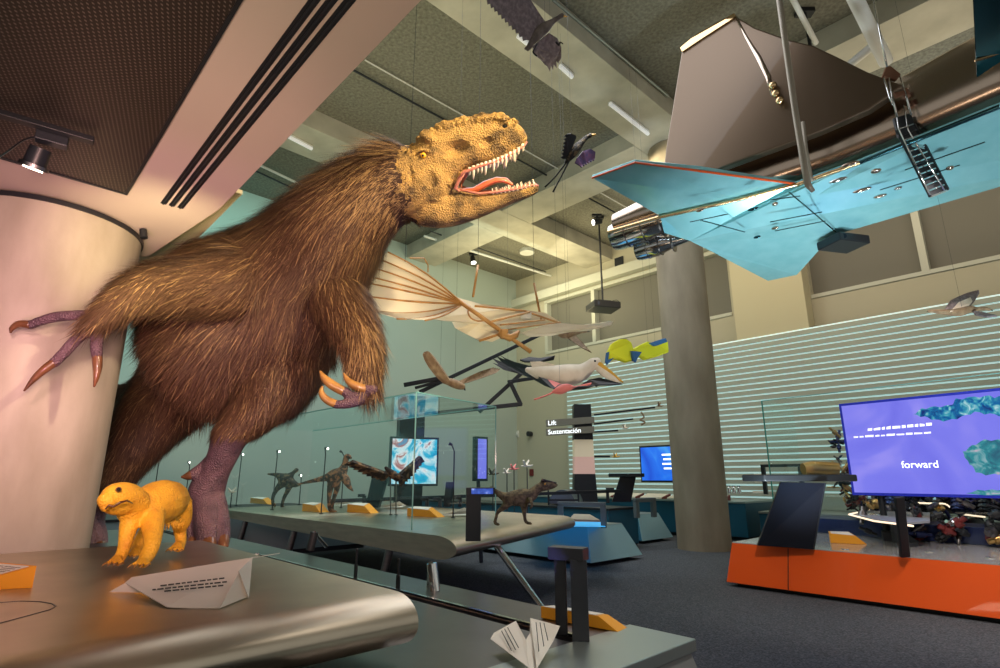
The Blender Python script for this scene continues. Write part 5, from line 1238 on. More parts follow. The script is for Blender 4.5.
spoly('bird_tail_picture', jag([(966,493.5), (978,490), (992,489.5), (1004,490), (1004,495.5)], 2, .8), feath2)
for f in (.12, .8): 
    p = sx+sd_*WD*f-sn*.12; MB().tube([Vector((p.x, p.y, z1)), p+UP*hgt*.5], .05, 12).build('stand_post', 'black', SCN, smooth=True, ang=40)
# dark support arm under the screen front
p0 = PZ(905, 557, z1); p1 = PK(899, 497, depth(p0)); MB().bar(p0, p1, .12, .05, up=Vector((0,1,0))).build('support_arm', 'black', SCN, bevel=.01)
# glass around the exhibit
GE = thing('glass_enclosure', OP(4, 1.8, z1), 'tall frameless glass screen wall around the engine on the orange plinth', 'glass case')
gA = OP(1.3, 1.9); gh = P(766, 400, PZ(775, 530, z1).y).z
gA = Vector((P(771, 480, 11.6).x, P(771, 480, 11.6).y, 0)); gtop = P(766, 401, 11.6).z; gB = gA + sd_*5
pane(gA, gB, z1, gtop, GE); pane(gA, gA-sn*1.2, z1, gtop, GE)
MB().box(gA+UP*(z1+gtop)/2, (.02,.02,gtop-z1)).build('glass_edge', mat('green_glass_edge', (.02,.25,.20), .15, coat=.5), GE)
MB().bar(gA+UP*gtop, gB+UP*gtop, .015, .015).build('glass_edge', 'glass_edge', GE)
# engine
RED = mat('red_paint', (.16,.02,.02), .4); BRS = mat('brass', (.60,.38,.14), .3, .9); NAV = mat('navy_metal', (.02,.03,.12), .4, .4)
eng = P(905, 503, 11.2); eb = Vector((eng.x, eng.y, z1))
EN = thing('piston_engine', eb, 'dark aircraft engine with red and brass parts seen behind and below the big screen', 'engine')
RR = random.Random(21)
ex = sd_; ey_ = sn
cen_ = P(905, 470, 11.2)
MB().tube([cen_-ex*1.0, cen_-ex*.7, cen_+ex*1.6, cen_+ex*1.9], [.22,.32,.36,.2], 20).build('crankcase', 'steel_dark', EN, smooth=True, ang=40)
MB().tube([P(803,469,11), P(812,468.5,11), P(836,469,11)], [.11,.14,.13], 18).build('gearbox', BRS, EN, smooth=True, ang=40)
for i in range(7):
    for sgn in (-1, 1):
        c = cen_+ex*(-.6+i*.36)-UP*.28*1; q_ = c - UP*.45 + ey_*.35*sgn
        m = MB()
        for j in range(6): f = j/6; m.tube([c+(q_-c)*f, c+(q_-c)*(f+.09)], .125, 14); m.tube([c+(q_-c)*(f+.09), c+(q_-c)*(f+.166)], .10, 14)
        m.build('cylinder', ('steel_dark', NAV, 'black')[i % 3], EN)
for i in range(12):
    c = cen_+ex*RR.uniform(-.8, 1.9)-UP*RR.uniform(.3,.75)+ey_*RR.uniform(.2,.5); MB().ball(c, (RR.uniform(.05,.12),)*3, 10, 8).build('accessory', RR.choice((NAV, 'black', RED, BRS, 'steel_dark', 'chrome')), EN, smooth=True)
for (x, y, r, mt) in ((845,478,.10,RED), (848,489,.12,RED), (842,468,.10,BRS), (858,501,.14,RED), (866,498,.08,BRS), (853,507,.08,'black'), (838,437,.10,NAV), (842,443,.08,NAV), (835,446,.06,'black'), (838,484,.08,'black'), (846,496,.07,BRS), (840,461,.07,NAV), (850,471,.09,RED), (868,503,.06,'steel_dark')):
    for w_ in range(3):
        p = P(x+RR.uniform(-5,3), y+RR.uniform(-5,5), 10.9+RR.uniform(0,.2)); d_ = Vector((RR.uniform(-1,1), RR.uniform(-.5,.5), RR.uniform(-1,1))).normalized()*r*1.3; q2 = r*RR.uniform(.25,.5)
        MB().tube([p-d_, p-d_*.3, p-d_*.25, p+d_*.3, p+d_*.35, p+d_], [q2*.6, q2*.6, q2, q2, q2*.5, q2*.5], 12).build('fitting', mt if w_ == 0 else RR.choice((mt, 'steel_dark', 'black', BRS)), EN, smooth=True, ang=40)
for k_ in range(5):
    pts = [P(905+k_*14+RR.uniform(-6,6), 500, 10.9), P(915+k_*15, 508+RR.uniform(-4,4), 10.8), P(925+k_*14, 520+RR.uniform(-5,5), 10.8), P(935+k_*13, 532, 10.9)]
    MB().tube([Vector(x) for x in smoothpath([tuple(v) for v in pts], 4)], .03, 8).build('hose', RR.choice(('black', NAV, 'steel_dark')), EN, smooth=True)
m_b = MB(); p0 = P(815, 530, 11.5); c0_ = Vector((p0.x, p0.y, z1)); m_b.box(c0_+sd_*1.9+UP*.13, (3.8, .9, .26), sd_); m_b.build('engine_stand', NAV, EN, bevel=.01)
for i in range(85):
    u = 1.15+2.6*RR.random()**.8; p = c0_+sd_*u+sn*RR.uniform(.48,.8)+UP*(.03+RR.uniform(0,.66)); r = RR.uniform(.025, .08); k_ = RR.choice(('black', NAV, 'steel_dark', 'steel_dark', 'charcoal', 'black', RED, BRS, 'chrome'))
    d_ = Vector((RR.uniform(-1,1), RR.uniform(-.5,.5), RR.uniform(-.6,.6))).normalized()*RR.uniform(.1,.34)
    MB().tube([p-d_*.5, p-d_*.2, p-d_*.18, p+d_*.18, p+d_*.2, p+d_*.5], [r*.5, r*.5, r, r, r*.6, r*.6], 10).build('fitting', k_, EN, smooth=True, ang=40)
for i in range(30):
    x = RR.uniform(862, 1000); y = RR.uniform(503, 547) if x > 925 else RR.uniform(497, 512)
    p = P(x, y, RR.uniform(10.95, 11.5)); r = RR.uniform(.03, .09); k_ = RR.choice(('black', NAV, 'steel_dark', 'steel_dark', 'charcoal', RED, BRS, 'chrome'))
    d_ = Vector((RR.uniform(-1,1), RR.uniform(-.5,.5), RR.uniform(-.6,.6))).normalized()*RR.uniform(.1,.3)
    MB().tube([p-d_*.5, p-d_*.1, p+d_*.1, p+d_*.5], [r*.6, r, r, r*.7], 10).build('fitting', k_, EN, smooth=True, ang=40)
fr1 = MB()
for (x0, y0, x1, y1) in ((925,512,995,512), (930,540,995,545), (930,512,925,545), (960,510,962,545), (990,500,993,548)): MB().bar(P(x0, y0, 10.9), P(x1, y1, 10.9), .06).build('engine_mount', 'black', EN, bevel=.005)
MB().ball(P(976, 530, 10.8), (.22,.12,.22), 18, 12).build('flywheel', 'black', EN, smooth=True)
MB().ball(P(940, 536, 10.7), (.12,.1,.1), 12, 8).build('accessory', 'chrome', EN, smooth=True)
LED = mat('warm_strip', (1,.8,.6), .4, emit=(1,.78,.55), es=1.3)
LS = [(906,498),(910,501.5),(920,503),(935,503.5),(945,504),(951,508),(957,513),(968,515),(985,517)]
o = MB().tube([Vector(x) for x in smoothpath([tuple(P(x, y, 10.5)) for x, y in LS], 3)], .014, 8).build('lit_pipe', LED, EN, smooth=True)
# glowing model wing outline table
WTm = thing('wing_shaped_shelf', PZ(870, 520, 1.0), 'pale pointed wing shaped shelf with a warm lit edge below the big screen', 'shelf')
zz = 1.0
MB().prism([PZ(x, y, zz) for x, y in ((849,514.5), (893,503.5), (930,507), (930,523), (900,525), (874,521))], UP*.03).build('shelf', mat('pale_shelf', (.35,.36,.38), .3), WTm)
for p, q_ in (((849,514.5), (897,503)), ((849,514.5), (874,521)), ((874,521), (913,526))): MB().tube([PZ(*p, zz+.035), PZ(*q_, zz+.035)], .013, 8).build('lit_edge', LED, WTm, smooth=True)
MB().bar(PZ(893, 520, zz), Vector((PZ(893,520,zz).x, PZ(893,520,zz).y, z1)), .08).build('leg', 'charcoal', WTm)
o = block_at(831, 867, 543, 9, 'orange caption block on the orange plinth right of the lectern', Z=z1, group=None)
o = block_at(884, 920, 541, 8, 'dark caption block under the big screen on the orange plinth', Z=z1, mt='charcoal', group=None)
# ---- long blue counter along the slat wall
def counter(name, pts0, s0, s1, t0, t1, h, label, m='blue_panel', topm='pale_steel', cat='counter', inset=.0):
    T = thing(name, ST_((s0+s1)/2, (t0+t1)/2), label, cat)
    o = MB().hexa([ST_(s0-inset,t0-inset,.1), ST_(s0-inset,t1,.1), ST_(s1,t1,.1), ST_(s1,t0-inset,.1), ST_(s0,t0,h-.05), ST_(s0,t1,h-.05), ST_(s1,t1,h-.05), ST_(s1,t0,h-.05)]).build('cabinet', m, T, bevel=.005)
    slabbox(s0+.05, s1, t0+.15, t1, 0, .1).build('kick_base', 'black', T)
    slabbox(s0-.02, s1, t0-.03, t1, h-.05, h).build('top', topm, T, bevel=.004); return T
M['pale_steel'] = lightplate
counter('wall_counter', None, -5, 6.3, 15.0, 17.6, .82, 'long dark blue counter with a pale top along the slat wall, right of the column')
WC = counter('wall_counter', None, 6.9, 15.5, 15.6, 17.6, 1.02, 'long dark blue counter before the slat wall, left of the column')
slabbox(-5, 6.2, 16.6, 17.6, .83, 1.18).build('raised_shelf', mat('greenish_glass_shelf', (.34,.40,.34), .2, coat=.4), children(bpy.data.objects['wall_counter'])[0].parent)
for i in range(5):
    s = 8.0+i*.95; c = ST_(s, 15.95, 1.023); T = thing('display_card', c, ['sloping cream caption panel on the blue counter, nearest the column', 'sloping cream caption panel on the blue counter, second from the column', 'sloping cream caption panel on the blue counter, third from the column', 'sloping cream caption panel on the blue counter, fourth from the column', 'sloping cream caption panel on the blue counter, farthest from the column'][i], 'caption panel', 'cream panels on the blue counter')
    MB().hexa([c-a*.38-b*.2, c+a*.38-b*.2, c+a*.38+b*.25, c-a*.38+b*.25, c-a*.38-b*.2+UP*.04, c+a*.38-b*.2+UP*.04, c+a*.38+b*.25+UP*.14, c-a*.38+b*.25+UP*.14]).build('panel', 'paper', T); MB().hexa([c-a*.44-b*.2, c-a*.385-b*.2, c-a*.385+b*.25, c-a*.44+b*.25, c-a*.44-b*.2+UP*.045, c-a*.385-b*.2+UP*.045, c-a*.385+b*.25+UP*.145, c-a*.44+b*.25+UP*.145]).build('red_end', RED, T)
# small frame and models on the right counter
bq = P(741, 494, 17.0); 
o = loop(ST_(s_at(746,16.8), 16.8, 1.19), a*-1, 1.0, .75, .10, 'black rectangular frame on the counter right of the column', 'black', name='frame_stand', cat='frame')
for i, px in enumerate((728, 733, 738)):
    d = ray(px, 480); p = d*(17.1/d.dot(b)); c = ST_(p.dot(a), 17.1, 1.19); T = thing('glass_jar', c, ['small glass jar on the counter nearest the column', 'middle small glass jar on the counter by the column', 'small glass jar on the counter beside the black frame'][i], 'jar', 'small jars on the counter'); MB().tube([c, c+UP*.16, c+UP*.2], [.06,.06,.035], 12).build('jar', 'chrome', T, smooth=True, ang=40); MB().tube([c+UP*.2, c+UP*.23], .045, 12).build('lid', 'charcoal', T, smooth=True, ang=40)
px = 762; d = ray(px, 470); p = d*(17.1/d.dot(b)); c = ST_(p.dot(a), 17.1, 1.19)
T = thing('model_plane', c, 'small white model on a stand seen behind the lectern wing', 'model'); MB().box(c+UP*.05, (.6,.25,.06), a).build('base', 'paper', T, bevel=.01); MB().box(c+UP*.45, (.5,.05,.25), a).build('panel', 'paper', T, bevel=.01); MB().tube([c+UP*.05, c+UP*.45], .02, 8).build('post', 'charcoal', T)
o = None if True else MB().bar(ST_(s_at(757,15.2), 15.2, .80), ST_(s_at(768,14.9), 14.9, .1)+Vector((0,0,0)), .1).build('prop_leg', 'charcoal')
# ================================================================ middle and back of the hall
# teal angular plinths
def angplinth(s0, s1, t0, t1, h, ins, label, m, name='angular_plinth', em='teal_end'):
    T = thing(name, ST_((s0+s1)/2, (t0+t1)/2), label, 'plinth')
    MB().hexa([ST_(s0,t0,.08), ST_(s0,t1,.08), ST_(s1,t1,.08), ST_(s1,t0,.08), ST_(s0+ins,t0+ins,h), ST_(s0+ins,t1-ins,h), ST_(s1,t1-ins,h), ST_(s1,t0+ins,h)]).build('body', m, T, bevel=.006)
    slabbox(s0+.2, s1, t0+.2, t1-.2, 0, .08).build('kick_base', 'black', T)
    MB().hexa([ST_(s0+ins,t0+ins,h), ST_(s0+ins,t1-ins,h), ST_(s1,t1-ins,h), ST_(s1,t0+ins,h), ST_(s0+ins,t0+ins,h+.01), ST_(s0+ins,t1-ins,h+.01), ST_(s1,t1-ins,h+.01), ST_(s1,t0+ins,h+.01)]).build('top', lightplate, T)
    # end face
    e = .006; MB().hexa([ST_(s0-e,t0,.08), ST_(s0-e,t1,.08), ST_(s0+e,t1,.08), ST_(s0+e,t0,.08), ST_(s0+ins-e,t0+ins,h), ST_(s0+ins-e,t1-ins,h), ST_(s0+ins+e,t1-ins,h), ST_(s0+ins+e,t0+ins,h)]).build('end_panel', em, T); return T
M['teal_end'] = mat('teal_end_panel', (.26,.42,.46), .3, .25, coat=.2)
AP1 = angplinth(7.05, 11.8, 9.0, 10.75, .70, .28, 'large pale teal slanted plinth with a grey loop rail on the dark carpet', 'teal_panel')
AP2 = angplinth(8.5, 10.4, 13.0, 14.5, .70, .25, 'dark blue slanted plinth with a lighter end beside the middle column', 'blue_panel')
bl = PZ(574, 529, .712); 
# rails
r1 = P(561, 530, PZ(561,530,.72).y); e1 = PZ(604, 528, .72); 
def rail2(x0, y0, x1, y1, ytop, Z, label, th=.09, m='charcoal'):
    p = PZ(x0, y0, Z); q_ = PZ(x1, y1, Z); h = m_(y0-ytop, p); T = thing('loop_rail', (p+q_)/2, label, 'rail')
    d = (q_-p).normalized()
    for c in (p, q_): MB().box(c+UP*h/2, (th, th*.8, h), d).build('post', m, T, bevel=.006)
    MB().bar(p-d*th/2+UP*h, q_+d*th/2+UP*h, th*.8, th*.8).build('top_rail', m, T, bevel=.006); return T
GM = mat('grey_rail', (.14,.17,.18), .35, .3); M['grey_rail'] = GM
rail2(561, 527, 604, 528, 505, .715, 'grey loop rail on the large teal slanted plinth', .11, 'grey_rail')
rail2(637, 518, 654, 517, 501, .715, 'small grey loop rail on the dark blue slanted plinth', .12, 'grey_rail')
# cyan glowing tank top
o = MB().hexa([PZ(x, y, z) for z in (.715, .76) for x, y in ((530,526), (606,527), (600,522), (528,521))]).build('lit_tank', mat('cyan_glow', (.05,.35,.6), .3, emit=(.02,.30,.70), es=.7)); tag(o, 'low glowing cyan box on the teal slanted plinth', 'light box')
o = MB().prism([PZ(x, y, .955) for x, y in ((569,521), (600,522), (590,516), (574,515.5))], UP*.03).build('sloping_caption', mat('beige_caption', (.42,.36,.28), .6)); tag(o, 'beige sloping caption panel lying on the teal plinth beneath the grey rail', 'caption panel')
# long dark rail / counter behind the case table
T = counter('blue_bench', None, 8.2, 15.8, 11.2, 12.4, .95, 'dark blue bench with a black rail top behind the small mossy dinosaur', 'blue_panel', 'black')
# information tower
tw = P(585, 505, 17.5); tb_ = Vector((tw.x, tw.y, 0))
TW_ = thing('information_tower', tb_, 'tall dark tower with two sign arms standing in front of the slat wall', 'tower')
def trect(z, w, d): 
    c = Vector((tb_.x, tb_.y, z)); return [c-a*w/2*0+Vector((-w/2,-d/2,0)), c+Vector((w/2,-d/2,0)), c+Vector((w/2,d/2,0)), c+Vector((-w/2,d/2,0))]
zt = P(585, 405, 17.5).z; zm = P(585, 440, 17.5).z; zl = P(585, 474, 17.5).z; wp = lambda px: px*17.6/F
def tseg(name, z0, z1, w0, w1, m): MB().hexa(trect(z0, w0, .45)+trect(z1, w1, .45)).build(name, m, TW_, bevel=.005)
band = mat('photo_band', (.70,.60,.45), .5, emit=(.9,.75,.5), es=.22); band2 = mat('photo_band_pink', (.75,.48,.42), .5, emit=(.9,.55,.45), es=.2)
zmid = P(585, 457, 17.5).z
tseg('lower_body', 0, zl, wp(26), wp(20), 'black'); tseg('pink_band', zl, zmid, wp(20), wp(19), band2); tseg('cream_band', zmid, zm, wp(19), wp(18.4), band); tseg('upper_body', zm, zt, wp(18.4), wp(16.5), 'black')
sg = mat('sign_bar', (.20,.19,.15), .4)
for (xa, ya, xb, yb, wd) in ((546, 423.5, 594, 420, 'Lift'), (546, 432.5, 594, 429.5, 'Sustentación')):
    p = P(xa, ya+0, 17.1); q_ = P(xb, yb, 17.1); hh = m_(6.5, p); m = MB(); m.bar(p, q_, .12, hh); so_ = m.build('sign_arm', sg, TW_, bevel=.004)
    dd = (q_-p).normalized(); N_ = Vector((dd.y, -dd.x, 0)).normalized()
    text(wd, hh*1.0, p+dd*.05+N_*.068-UP*hh*.33, dd, UP, 'text_lit', so_, 'lettering', .002)
for (x0, y0, x1, y1) in ((594,415,655,407.5), (594,424,633,419), (594,432,618,430.5), (594,456.5,610,456.5)):
    MB().bar(P(x0, y0, 17.4), P(x1, y1, 17.4), .05).build('rod', 'black', TW_)
def minibird(px, py, Y, s, label, m, rod=None, grp='tiny bird models'):
    c = P(px, py, Y); k_ = m_(s, c); T = thing('model_bird', c, label, 'bird', grp)
    MB().tube([c-Vector((k_*.5,0,0)), c-Vector((k_*.2,0,-k_*.02)), c+Vector((k_*.2,0,0)), c+Vector((k_*.5,0,k_*.08))], [k_*.02, k_*.1, k_*.1, k_*.03], 10, capround=True).build('body', m, T, smooth=True)
    for sg_ in (-1, 1): w = MB(); feathered_wing(w, c, c+Vector((sg_*k_*.25, sg_*k_*.4, k_*.45)), k_*.22, 6, .012, back=Vector((-1,0,0))); w.build('wing', m, T)
    if rod: MB().tube([c, Vector((c.x, c.y, rod))], .012, 6).build('rod', 'black', T)
    return T
minibird(660, 406, 17.2, 8, 'tiny dark bird model at the tip of the longest tower rod', BRN)
mb_ = MB(); pts = [P(x, y, 17.3) for x, y in ((641,412), (644,417), (640,420), (645,422), (641,425))]; mb_.tube([Vector(x) for x in smoothpath([tuple(v) for v in pts], 4)], .025, 8); o = mb_.build('snake_model', BRN, smooth=True); tag(o, 'tiny brown snake model hanging beside the second tower rod', 'snake')
minibird(625, 428, 17.3, 8, 'tiny pale gliding model by the third tower rod', WHT); minibird(616, 457, 17.2, 8, 'tiny yellow flying model by the short lowest tower rod', BEAK)
# four model birds on rods left of the tower
zr = .71
for (x, y, s, m, lb) in ((493,474,12,DARK,'tiny dark bird model on a rod, leftmost behind the mossy dinosaur'), (507,473,9,WHT,'tiny pale bird model on a curved rod, second from the left'), (514,469,10,PNK,'tiny reddish bird model on a rod, third from the left'), (527,466,12,WHT,'tiny pale spread winged bird model on a rod, rightmost of four')):
    minibird(x, y, 14.0, s, lb, m, zr, 'four bird models on rods')
# rounded hood, wall fittings
c = P(562, 500, 15.5); T = thing('rounded_hood', Vector((c.x, c.y, 1.0)), 'dark semicircular metal hood left of the information tower', 'hood')
m = MB(); r_ = m_(13, c); ring = [Vector((math.cos(t)*r_, 0, math.sin(t)*r_*1.05)) for t in np.linspace(0, PI, 14)]; bz_ = Vector((c.x, c.y, c.z-.1)); m.prism([bz_+p for p in ring], Vector((.35,1.0,0))); m.build('hood', mat('grey_hood', (.10,.12,.13), .3, .4), T, smooth=True, ang=40)
MB().bar(bz_+Vector((-r_*1.1,-.05,.1)), bz_+Vector((r_*1.3,-.05,.1)), .05).build('bar', 'black', T); 
for x_ in (-1.05, 1.25): MB().tube([bz_+Vector((r_*x_,-.05,-.35)), bz_+Vector((r_*x_,-.05,.35))], .025, 8).build('post', 'charcoal', T)
d = ray(519, 434)
def onwall(px, py, off=.03): dd = ray(px, py); k_ = (SW-off)/dd.dot(a); return CAM+dd*k_
p = onwall(518.5, 434); o = MB().tube([p, p-a*.1], .17, 20).build('wall_speaker', 'white', smooth=True, ang=40); tag(o, 'round pale fitting on the back wall beside the corner', 'fitting')
p = PT(531, 434, TW-.05); o = MB().tube([p, p-b*.2], .12, 16).build('wall_camera', 'charcoal', smooth=True, ang=40); tag(o, 'small dark round camera on the wall just right of the corner', 'camera')
p = PT(531.5, 472.5, TW-.03); o = MB().box(p, (.22,.06,.30), a).build('fire_alarm', RED, bevel=.01); tag(o, 'small red alarm box on the wall above the mossy dinosaur', 'alarm')
p = PT(619, 262, TW-.03); o = MB().box(p, (.42,.05,.42), a).build('wall_grille', 'charcoal', bevel=.005); tag(o, 'small square dark grille high on the right wall', 'grille')
# screens
def screen(px0, px1, y0, y1, Y, dirv, label, dm, wall=False, depthv=.12, name='video_screen', post=True, cat='screen'):
    p = P(px0, (y0+y1)/2, Y); dirv = Vector(dirv).normalized(); d = ray(px1, (y0+y1)/2); nn_ = UP.cross(dirv); k_ = (p-CAM).dot(nn_)/d.dot(nn_); q_ = CAM+d*k_; W_ = (q_-p).length; hz = (P(px0, y0, Y).z-P(px0, y1, Y).z)
    c = (p+q_)/2; nn_ = nn_ if nn_.dot(CAM-c) > 0 else -nn_; T = thing(name, Vector((c.x, c.y, c.z-hz/2)), label, cat)
    cc_ = Vector((c.x, c.y, p.z)); MB().box(cc_-nn_*depthv/2, (W_, depthv, hz), dirv).build('bezel', 'black', T, bevel=.008)
    MB().box(cc_+nn_*.004, (W_-.10, .006, hz-.10), dirv).build('display', dm, T); return T, cc_, nn_, W_, hz, dirv
pic = screenmat('swirl_picture', [(.30,(.0,.28,.55)), (.42,(.02,.50,.75)), (.5,(.55,.85,.92)), (.56,(.85,.88,.92)), (.64,(.45,.16,.14)), (.72,(.12,.30,.5))], 1.4, .9, 2.6)
T, c, nn_, W_, hz, dv_ = screen(389.5, 438.5, 436, 486, 13.2, -a*.35+b*.94, 'tilted screen showing a bright blue and white swirl behind the glass case', pic)
MB().box(Vector((c.x, c.y, 0))-nn_*.5+UP*(c.z+1.6)/2, (.62, .35, c.z+1.6), dv_).build('tower_post', 'black', T, bevel=.01)
blu = screenmat('blue_screen', [(.3,(.01,.06,.62)), (.5,(.02,.18,.90)), (.62,(.10,.50,.95)), (.75,(.45,.70,1))], .7, .95, 1.0)
T, c, nn_, W_, hz, dv_ = screen(640, 682, 446, 482, 17.2, -a, 'blue screen with white text on the slat wall left of the column', blu)
for i in range(4):
    pz = c+UP*(.25-.13*i)+(-a)*.35+nn_*.012; MB().box(pz, (.55-.08*(i % 2), .004, .045), a).build('text_line', 'text_lit', T)
T, c, nn_, W_, hz, dv_ = screen(476, 488, 436, 481, 11.8, b, 'narrow lilac screen seen through the corner of the glass case', lil)
MB().tube([Vector((c.x, c.y, 0)), Vector((c.x, c.y, c.z))-nn_*.15], .04, 10).build('stand', 'black', T)
# lecterns
def lect(xb0, xb1, yb, xt0, xt1, yt, Y, label, wing=None):
    p0, p1 = P(xb0, yb, Y), P(xb1, yb, Y); q0, q1 = P(xt0, yt, Y), P(xt1, yt, Y); th = Vector((.02,.14,0)); T = thing('lectern', (p0+p1)/2, label, 'lectern')
    MB().hexa([p0, p1, p1+th, p0+th, q0, q1, q1+th, q0+th]).build('board', 'blackgloss', T, bevel=.006)
    if wing: 
        w0, w1 = P(wing[0], yt, Y), P(wing[1], yt, Y); MB().prism([w0+Vector((0,.1,0)), w0+Vector((.5,-.3,0)), w1+Vector((0,-.3,0)), w1+Vector((0,.5,0)), w0+Vector((.5,.4,0))], UP*.10).build('wing_top', 'black', T, bevel=.015)
    return T
lect(612, 631, 502, 620, 636, 477, 16.2, 'black slanted lectern with a flat wing top left of the blue screen', (609, 642))
lect(365, 378, 508, 372, 387, 476, 11.7, 'dark slanted lectern behind the dart and block in the glass case', (368, 386))
lect(443, 450, 507, 446, 453, 482, 12.0, 'narrow dark slanted lectern with a pale screen right of the swirl screen')
for i, (x0, x1, yb, yt) in enumerate(((358,364,508,497), (421,427,508,500), (434,440,508,500), (455,460,508,499))):
    c_ = P(x1, yb-1, 12.0); T = thing('loop_rail', c_, ['small dark bent rail left of the dark lectern behind the case', 'small dark bent rail below the swirl screen, left one', 'small dark bent rail below the swirl screen, right one', 'small dark bent rail at the right of the narrow lectern'][i], 'rail'); h = m_(yb-yt, c_)
    MB().box(c_+UP*h/2, (.07,.07,h)).build('post', 'charcoal', T); MB().box(c_+UP*h-Vector((m_(3,c_),0,0)), (m_(7,c_),.07,.06)).build('head', 'charcoal', T)
rl_ = MB().bar(P(330, 501, 11.5), P(620, 491, 14.5), .07).build('long_handrail', 'black'); tag(rl_, 'long thin black handrail running behind the glass case', 'rail')
lb = lect(619, 630, 505, 619, 630, 505, 16, 'x') if False else None
o_ = loop(P(608, 503, 16.4), Vector((1,0,0)), .15, .35, .08, 'small dark bent rail left of the lectern by the slat wall', 'charcoal', legs=1)
# low far plinth and a raised shelf seen at left beyond the case
T = counter('far_bench', None, 12.8, 17.5, -6, 7.5, .9, 'low dark bench along the teal back wall behind the dinosaur legs', 'teal_panel', 'black')
# truss brackets, scattered far skeleton models at left
for i, (x, y, s) in enumerate(((196,478,12), (205,500,10), (232,492,9), (176,486,8))):
    minibird(x, y, 12.0, s, ['small cream skeleton model seen left of the big foot', 'small cream skeleton model low beside the big foot', 'small pale model right of the big foot behind glass', 'small cream skeleton model above the yellow dinosaur back'][i], WHT, .9, 'far cream models')
# ================================================================ light
def aim(o, tgt): o.rotation_euler = (Vector(tgt)-o.location).to_track_quat('-Z', 'Y').to_euler()
def area(loc, tgt, sx, sy, e, col):
    l = bpy.data.lights.new('wash_light', 'AREA'); l.shape = 'RECTANGLE'; l.size = sx; l.size_y = sy; l.energy = e; l.color = col
    o = bpy.data.objects.new('wash_light', l); COL.objects.link(o); o.location = loc; aim(o, tgt); o.visible_glossy = True; return o
def spot(loc, tgt, e, col, ang=50, blend=.6, r=.05):
    l = bpy.data.lights.new('spot_light', 'SPOT'); l.energy = e; l.color = col; l.spot_size = math.radians(ang); l.spot_blend = blend; l.shadow_soft_size = r
    o = bpy.data.objects.new('spot_light', l); COL.objects.link(o); o.location = loc; aim(o, tgt); return o
TEAL = (.35,.95,.88)
area(ST_(14.5, 1, 10.2), ST_(18.9, 0, 4), 16, 1, 330, (.42,1,.92))
area(ST_(16.5, -6, 5.5), ST_(18.9, -6, 5.0), 9, 3, 200, (.32,1,.98))
area(ST_(13.5, 12, 10.2), ST_(18.9, 12, 5), 9, 1, 150, (.8,1,.8))
area(ST_(12, 14.5, 10), ST_(10, 18.9, 7), 12, 1, 200, (1,.88,.6))
area(ST_(3, 14.5, 10), ST_(3, 18.9, 7), 10, 1, 200, (1,.8,.55))
# uplight on the concrete ceiling
area(ST_(9, 5, 7.0), ST_(9, 5, 11), 7, 7, 150, (1,.88,.52))
area(ST_(15, 15.5, 7.6), ST_(14, 15.5, 11), 4, 4, 230, (1,.84,.45))
area(ST_(1, 14, 7.6), ST_(1, 14, 11), 5, 5, 90, (1,.85,.6))
# floor pools
area(ST_(8, 8, 10.2), ST_(8, 8, 0), 8, 8, 650, (.92,.95,1))
# left corner: pink and warm wash
spot(Vector((-1.7, 1.2, 2.9)), CC+Vector((.3,-.5,1.9)), 210, (1,.60,.56), 80, .9, .15)
area(Vector((-1.9, 1.6, 1.9)), Vector((-1.6, 2.6, 4)), .8, .8, 22, (1,.76,.54))  # added fill imitating light bounced onto the soffit
area(Vector((-.2, -.4, 2.4)), Vector((-.7, 1.6, 4)), .8, .8, 18, (1,.74,.56))  # second added soffit fill, no fixture there
spot(PZ(33,168,3.5), PZ(60,420,1.3)+Vector((0,.3,0)), 15, (1,.85,.55), 90, .9, .05)
# dinosaur: warm key from the right, soft front, pink low left
spot(Vector((1.3, .9, 4.6)), P(460, 170, 4.6), 430, (1,.76,.38), 34, .6, .1)
spot(Vector((2.2, 1.4, 5.4)), P(300, 270, 5), 1450, (1,.78,.50), 46, .7, .12)
spot(Vector((-.4, .2, 2.2)), P(210, 360, 5.4), 620, (1,.56,.50), 62, .9, .3)
spot(Vector((-2.4, 1.6, 1.6)), P(150, 300, 4.3), 150, (1,.45,.66), 70, .9, .2)
spot(Vector((1.0, 2.6, 5.4)), P(350, 350, 4.8), 420, (1,.72,.28), 26, .7, .1)
spot(Vector((-.6, 1.4, 3.9)), PZ(150, 560, 1.2)+Vector((0,0,.15)), 290, (1,.80,.46), 36, .7, .06)
spot(Vector((.1, 1.2, 3.9)), PZ(215, 590, 1.2), 130, (1,.86,.66), 46, .8, .2)
spot(Vector((.6, 1.6, 3.6)), P(215, 490, 5.5), 130, (.9,.6,1), 26, .7, .1)
spot(Vector((1.4, 1.2, 4.2)), PZ(560, 630, .95), 190, (1,.92,.82), 46, .8, .15)
# tables and case
for (s_, t_, e_) in ((7, 4.8, 420), (10, 4.8, 420), (5.2, 5.6, 260)):
    spot(ST_(s_-1.0, t_+.6, 7.8), ST_(s_, t_, 1), e_, (1,.95,.88), 46, .8, .2)
spot(Vector((1.6, 4.2, 1.6)), ST_(5.4, 6, 1), 130, (.45,.35,1), 50, .9, .2)
spot(Vector((2.4, 2.6, 4.5)), Vector((3.2, 4.6, 0)), 140, (.62,.45,1), 60, .9, .2)
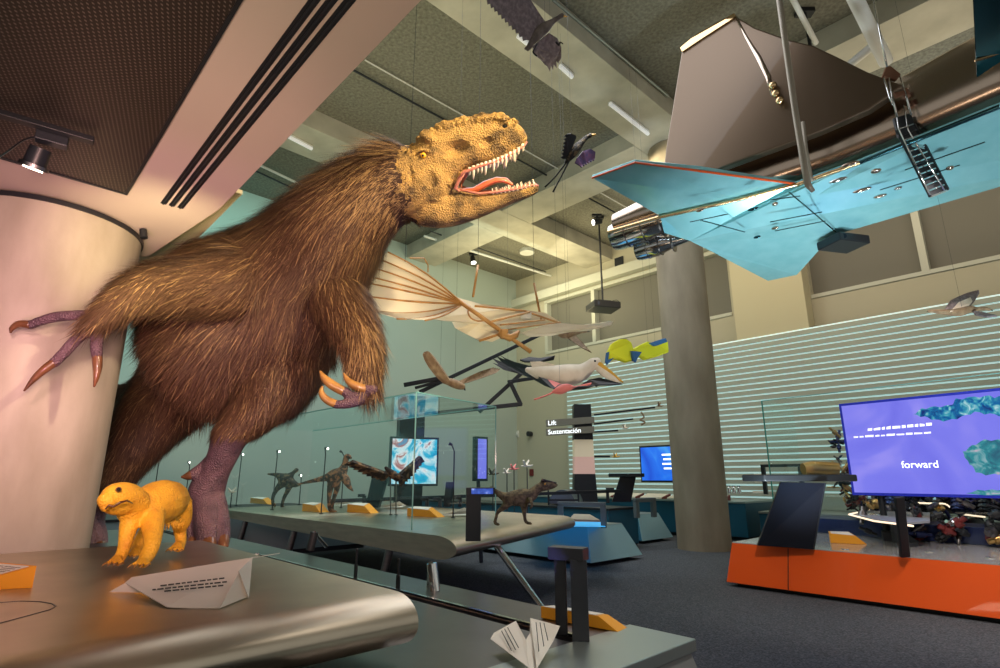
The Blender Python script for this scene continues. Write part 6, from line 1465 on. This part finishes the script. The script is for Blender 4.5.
# flying things
spot(Vector((1.2, 3.2, 1.2)), P(440, 300, 7.2), 520, (1,.85,.55), 44, .8, .15)
spot(Vector((2.2, 3.2, 1.4)), P(570, 370, 9.4), 520, (1,.86,.68), 26, .8, .15)
spot(Vector((4.5, 4, 2.2)), P(640, 350, 10.5), 300, (1,.95,.7), 20, .8, .15)
spot(Vector((3, 3, 1.2)), P(545, 40, 6.2), 70, (.8,.6,1), 30, .8, .15)
spot(Vector((5.5, 3.5, 2)), P(960, 305, 8.4), 90, (1,.8,.55), 20, .8, .15)
# jet and right side
spot(Vector((3.6, 7.4, .4)), P(760, 225, 11), 1500, (.85,.98,1), 62, .9, .4)  # unseen floor spot, added to lighten the jet's underside
spot(Vector((6.2, 5.6, .6)), P(930, 150, 9), 900, (.85,.98,1), 80, .9, .4)  # likewise added, for the part of the jet nearer the nose
spot(Vector((-2.2, 3.2, 2.9)), Vector((-3.6, 5.8, 4.1)), 170, (1,.85,.45), 70, .9, .2)  # unseen warm spot, added to brighten the fascia
spot(Vector((.9, 2.6, 1.5)), P(470, 215, 4.5), 110, (.45,.30,1), 30, .9, .1)
spot(Vector((.3, 2.6, 1.2)), P(350, 397, 4.6), 60, (.35,.30,1), 26, .9, .1)
spot(Vector((3.2, 3.2, 6.6)), OP(2.2, .3, .3), 1050, (1,.86,.74), 52, .8, .2)  # unseen spot added to brighten the orange plinth
spot(Vector((6.0, 4.6, 6.6)), OP(4.5, .3, .3), 900, (1,.86,.8), 52, .8, .2)  # further added spot for the plinth's right part
spot(Vector((6.5, 7.5, 6.0)), P(900, 500, 11), 420, (1,.8,.7), 40, .8, .2)
spot(ST_(10, 9, 8.5), ST_(8.6, 10, .3), 700, (.9,.97,1), 50, .8, .2)
#spot(C2+Vector((-2.4,-3.2,7.2)), C2+UP*4, 260, (1,.85,.66), 70, .8, .3)
w = bpy.data.worlds.new('World'); sc.world = w; w.use_nodes = True
w.node_tree.nodes['Background'].inputs[0].default_value = (.84,.83,.76,1); w.node_tree.nodes['Background'].inputs[1].default_value = .50
cd = bpy.data.cameras.new('camera'); cd.sensor_width = 36; cd.lens = 36*F/1000; cd.clip_end = 200
co = bpy.data.objects.new('camera', cd); COL.objects.link(co); co.location = CAM; co.rotation_euler = (PI/2+TH, 0, 0); sc.camera = co
vs = sc.view_settings; vs.view_transform = 'Standard'; vs.look = 'None'; vs.gamma = 1; vs.exposure = 0; vs.use_curve_mapping = False
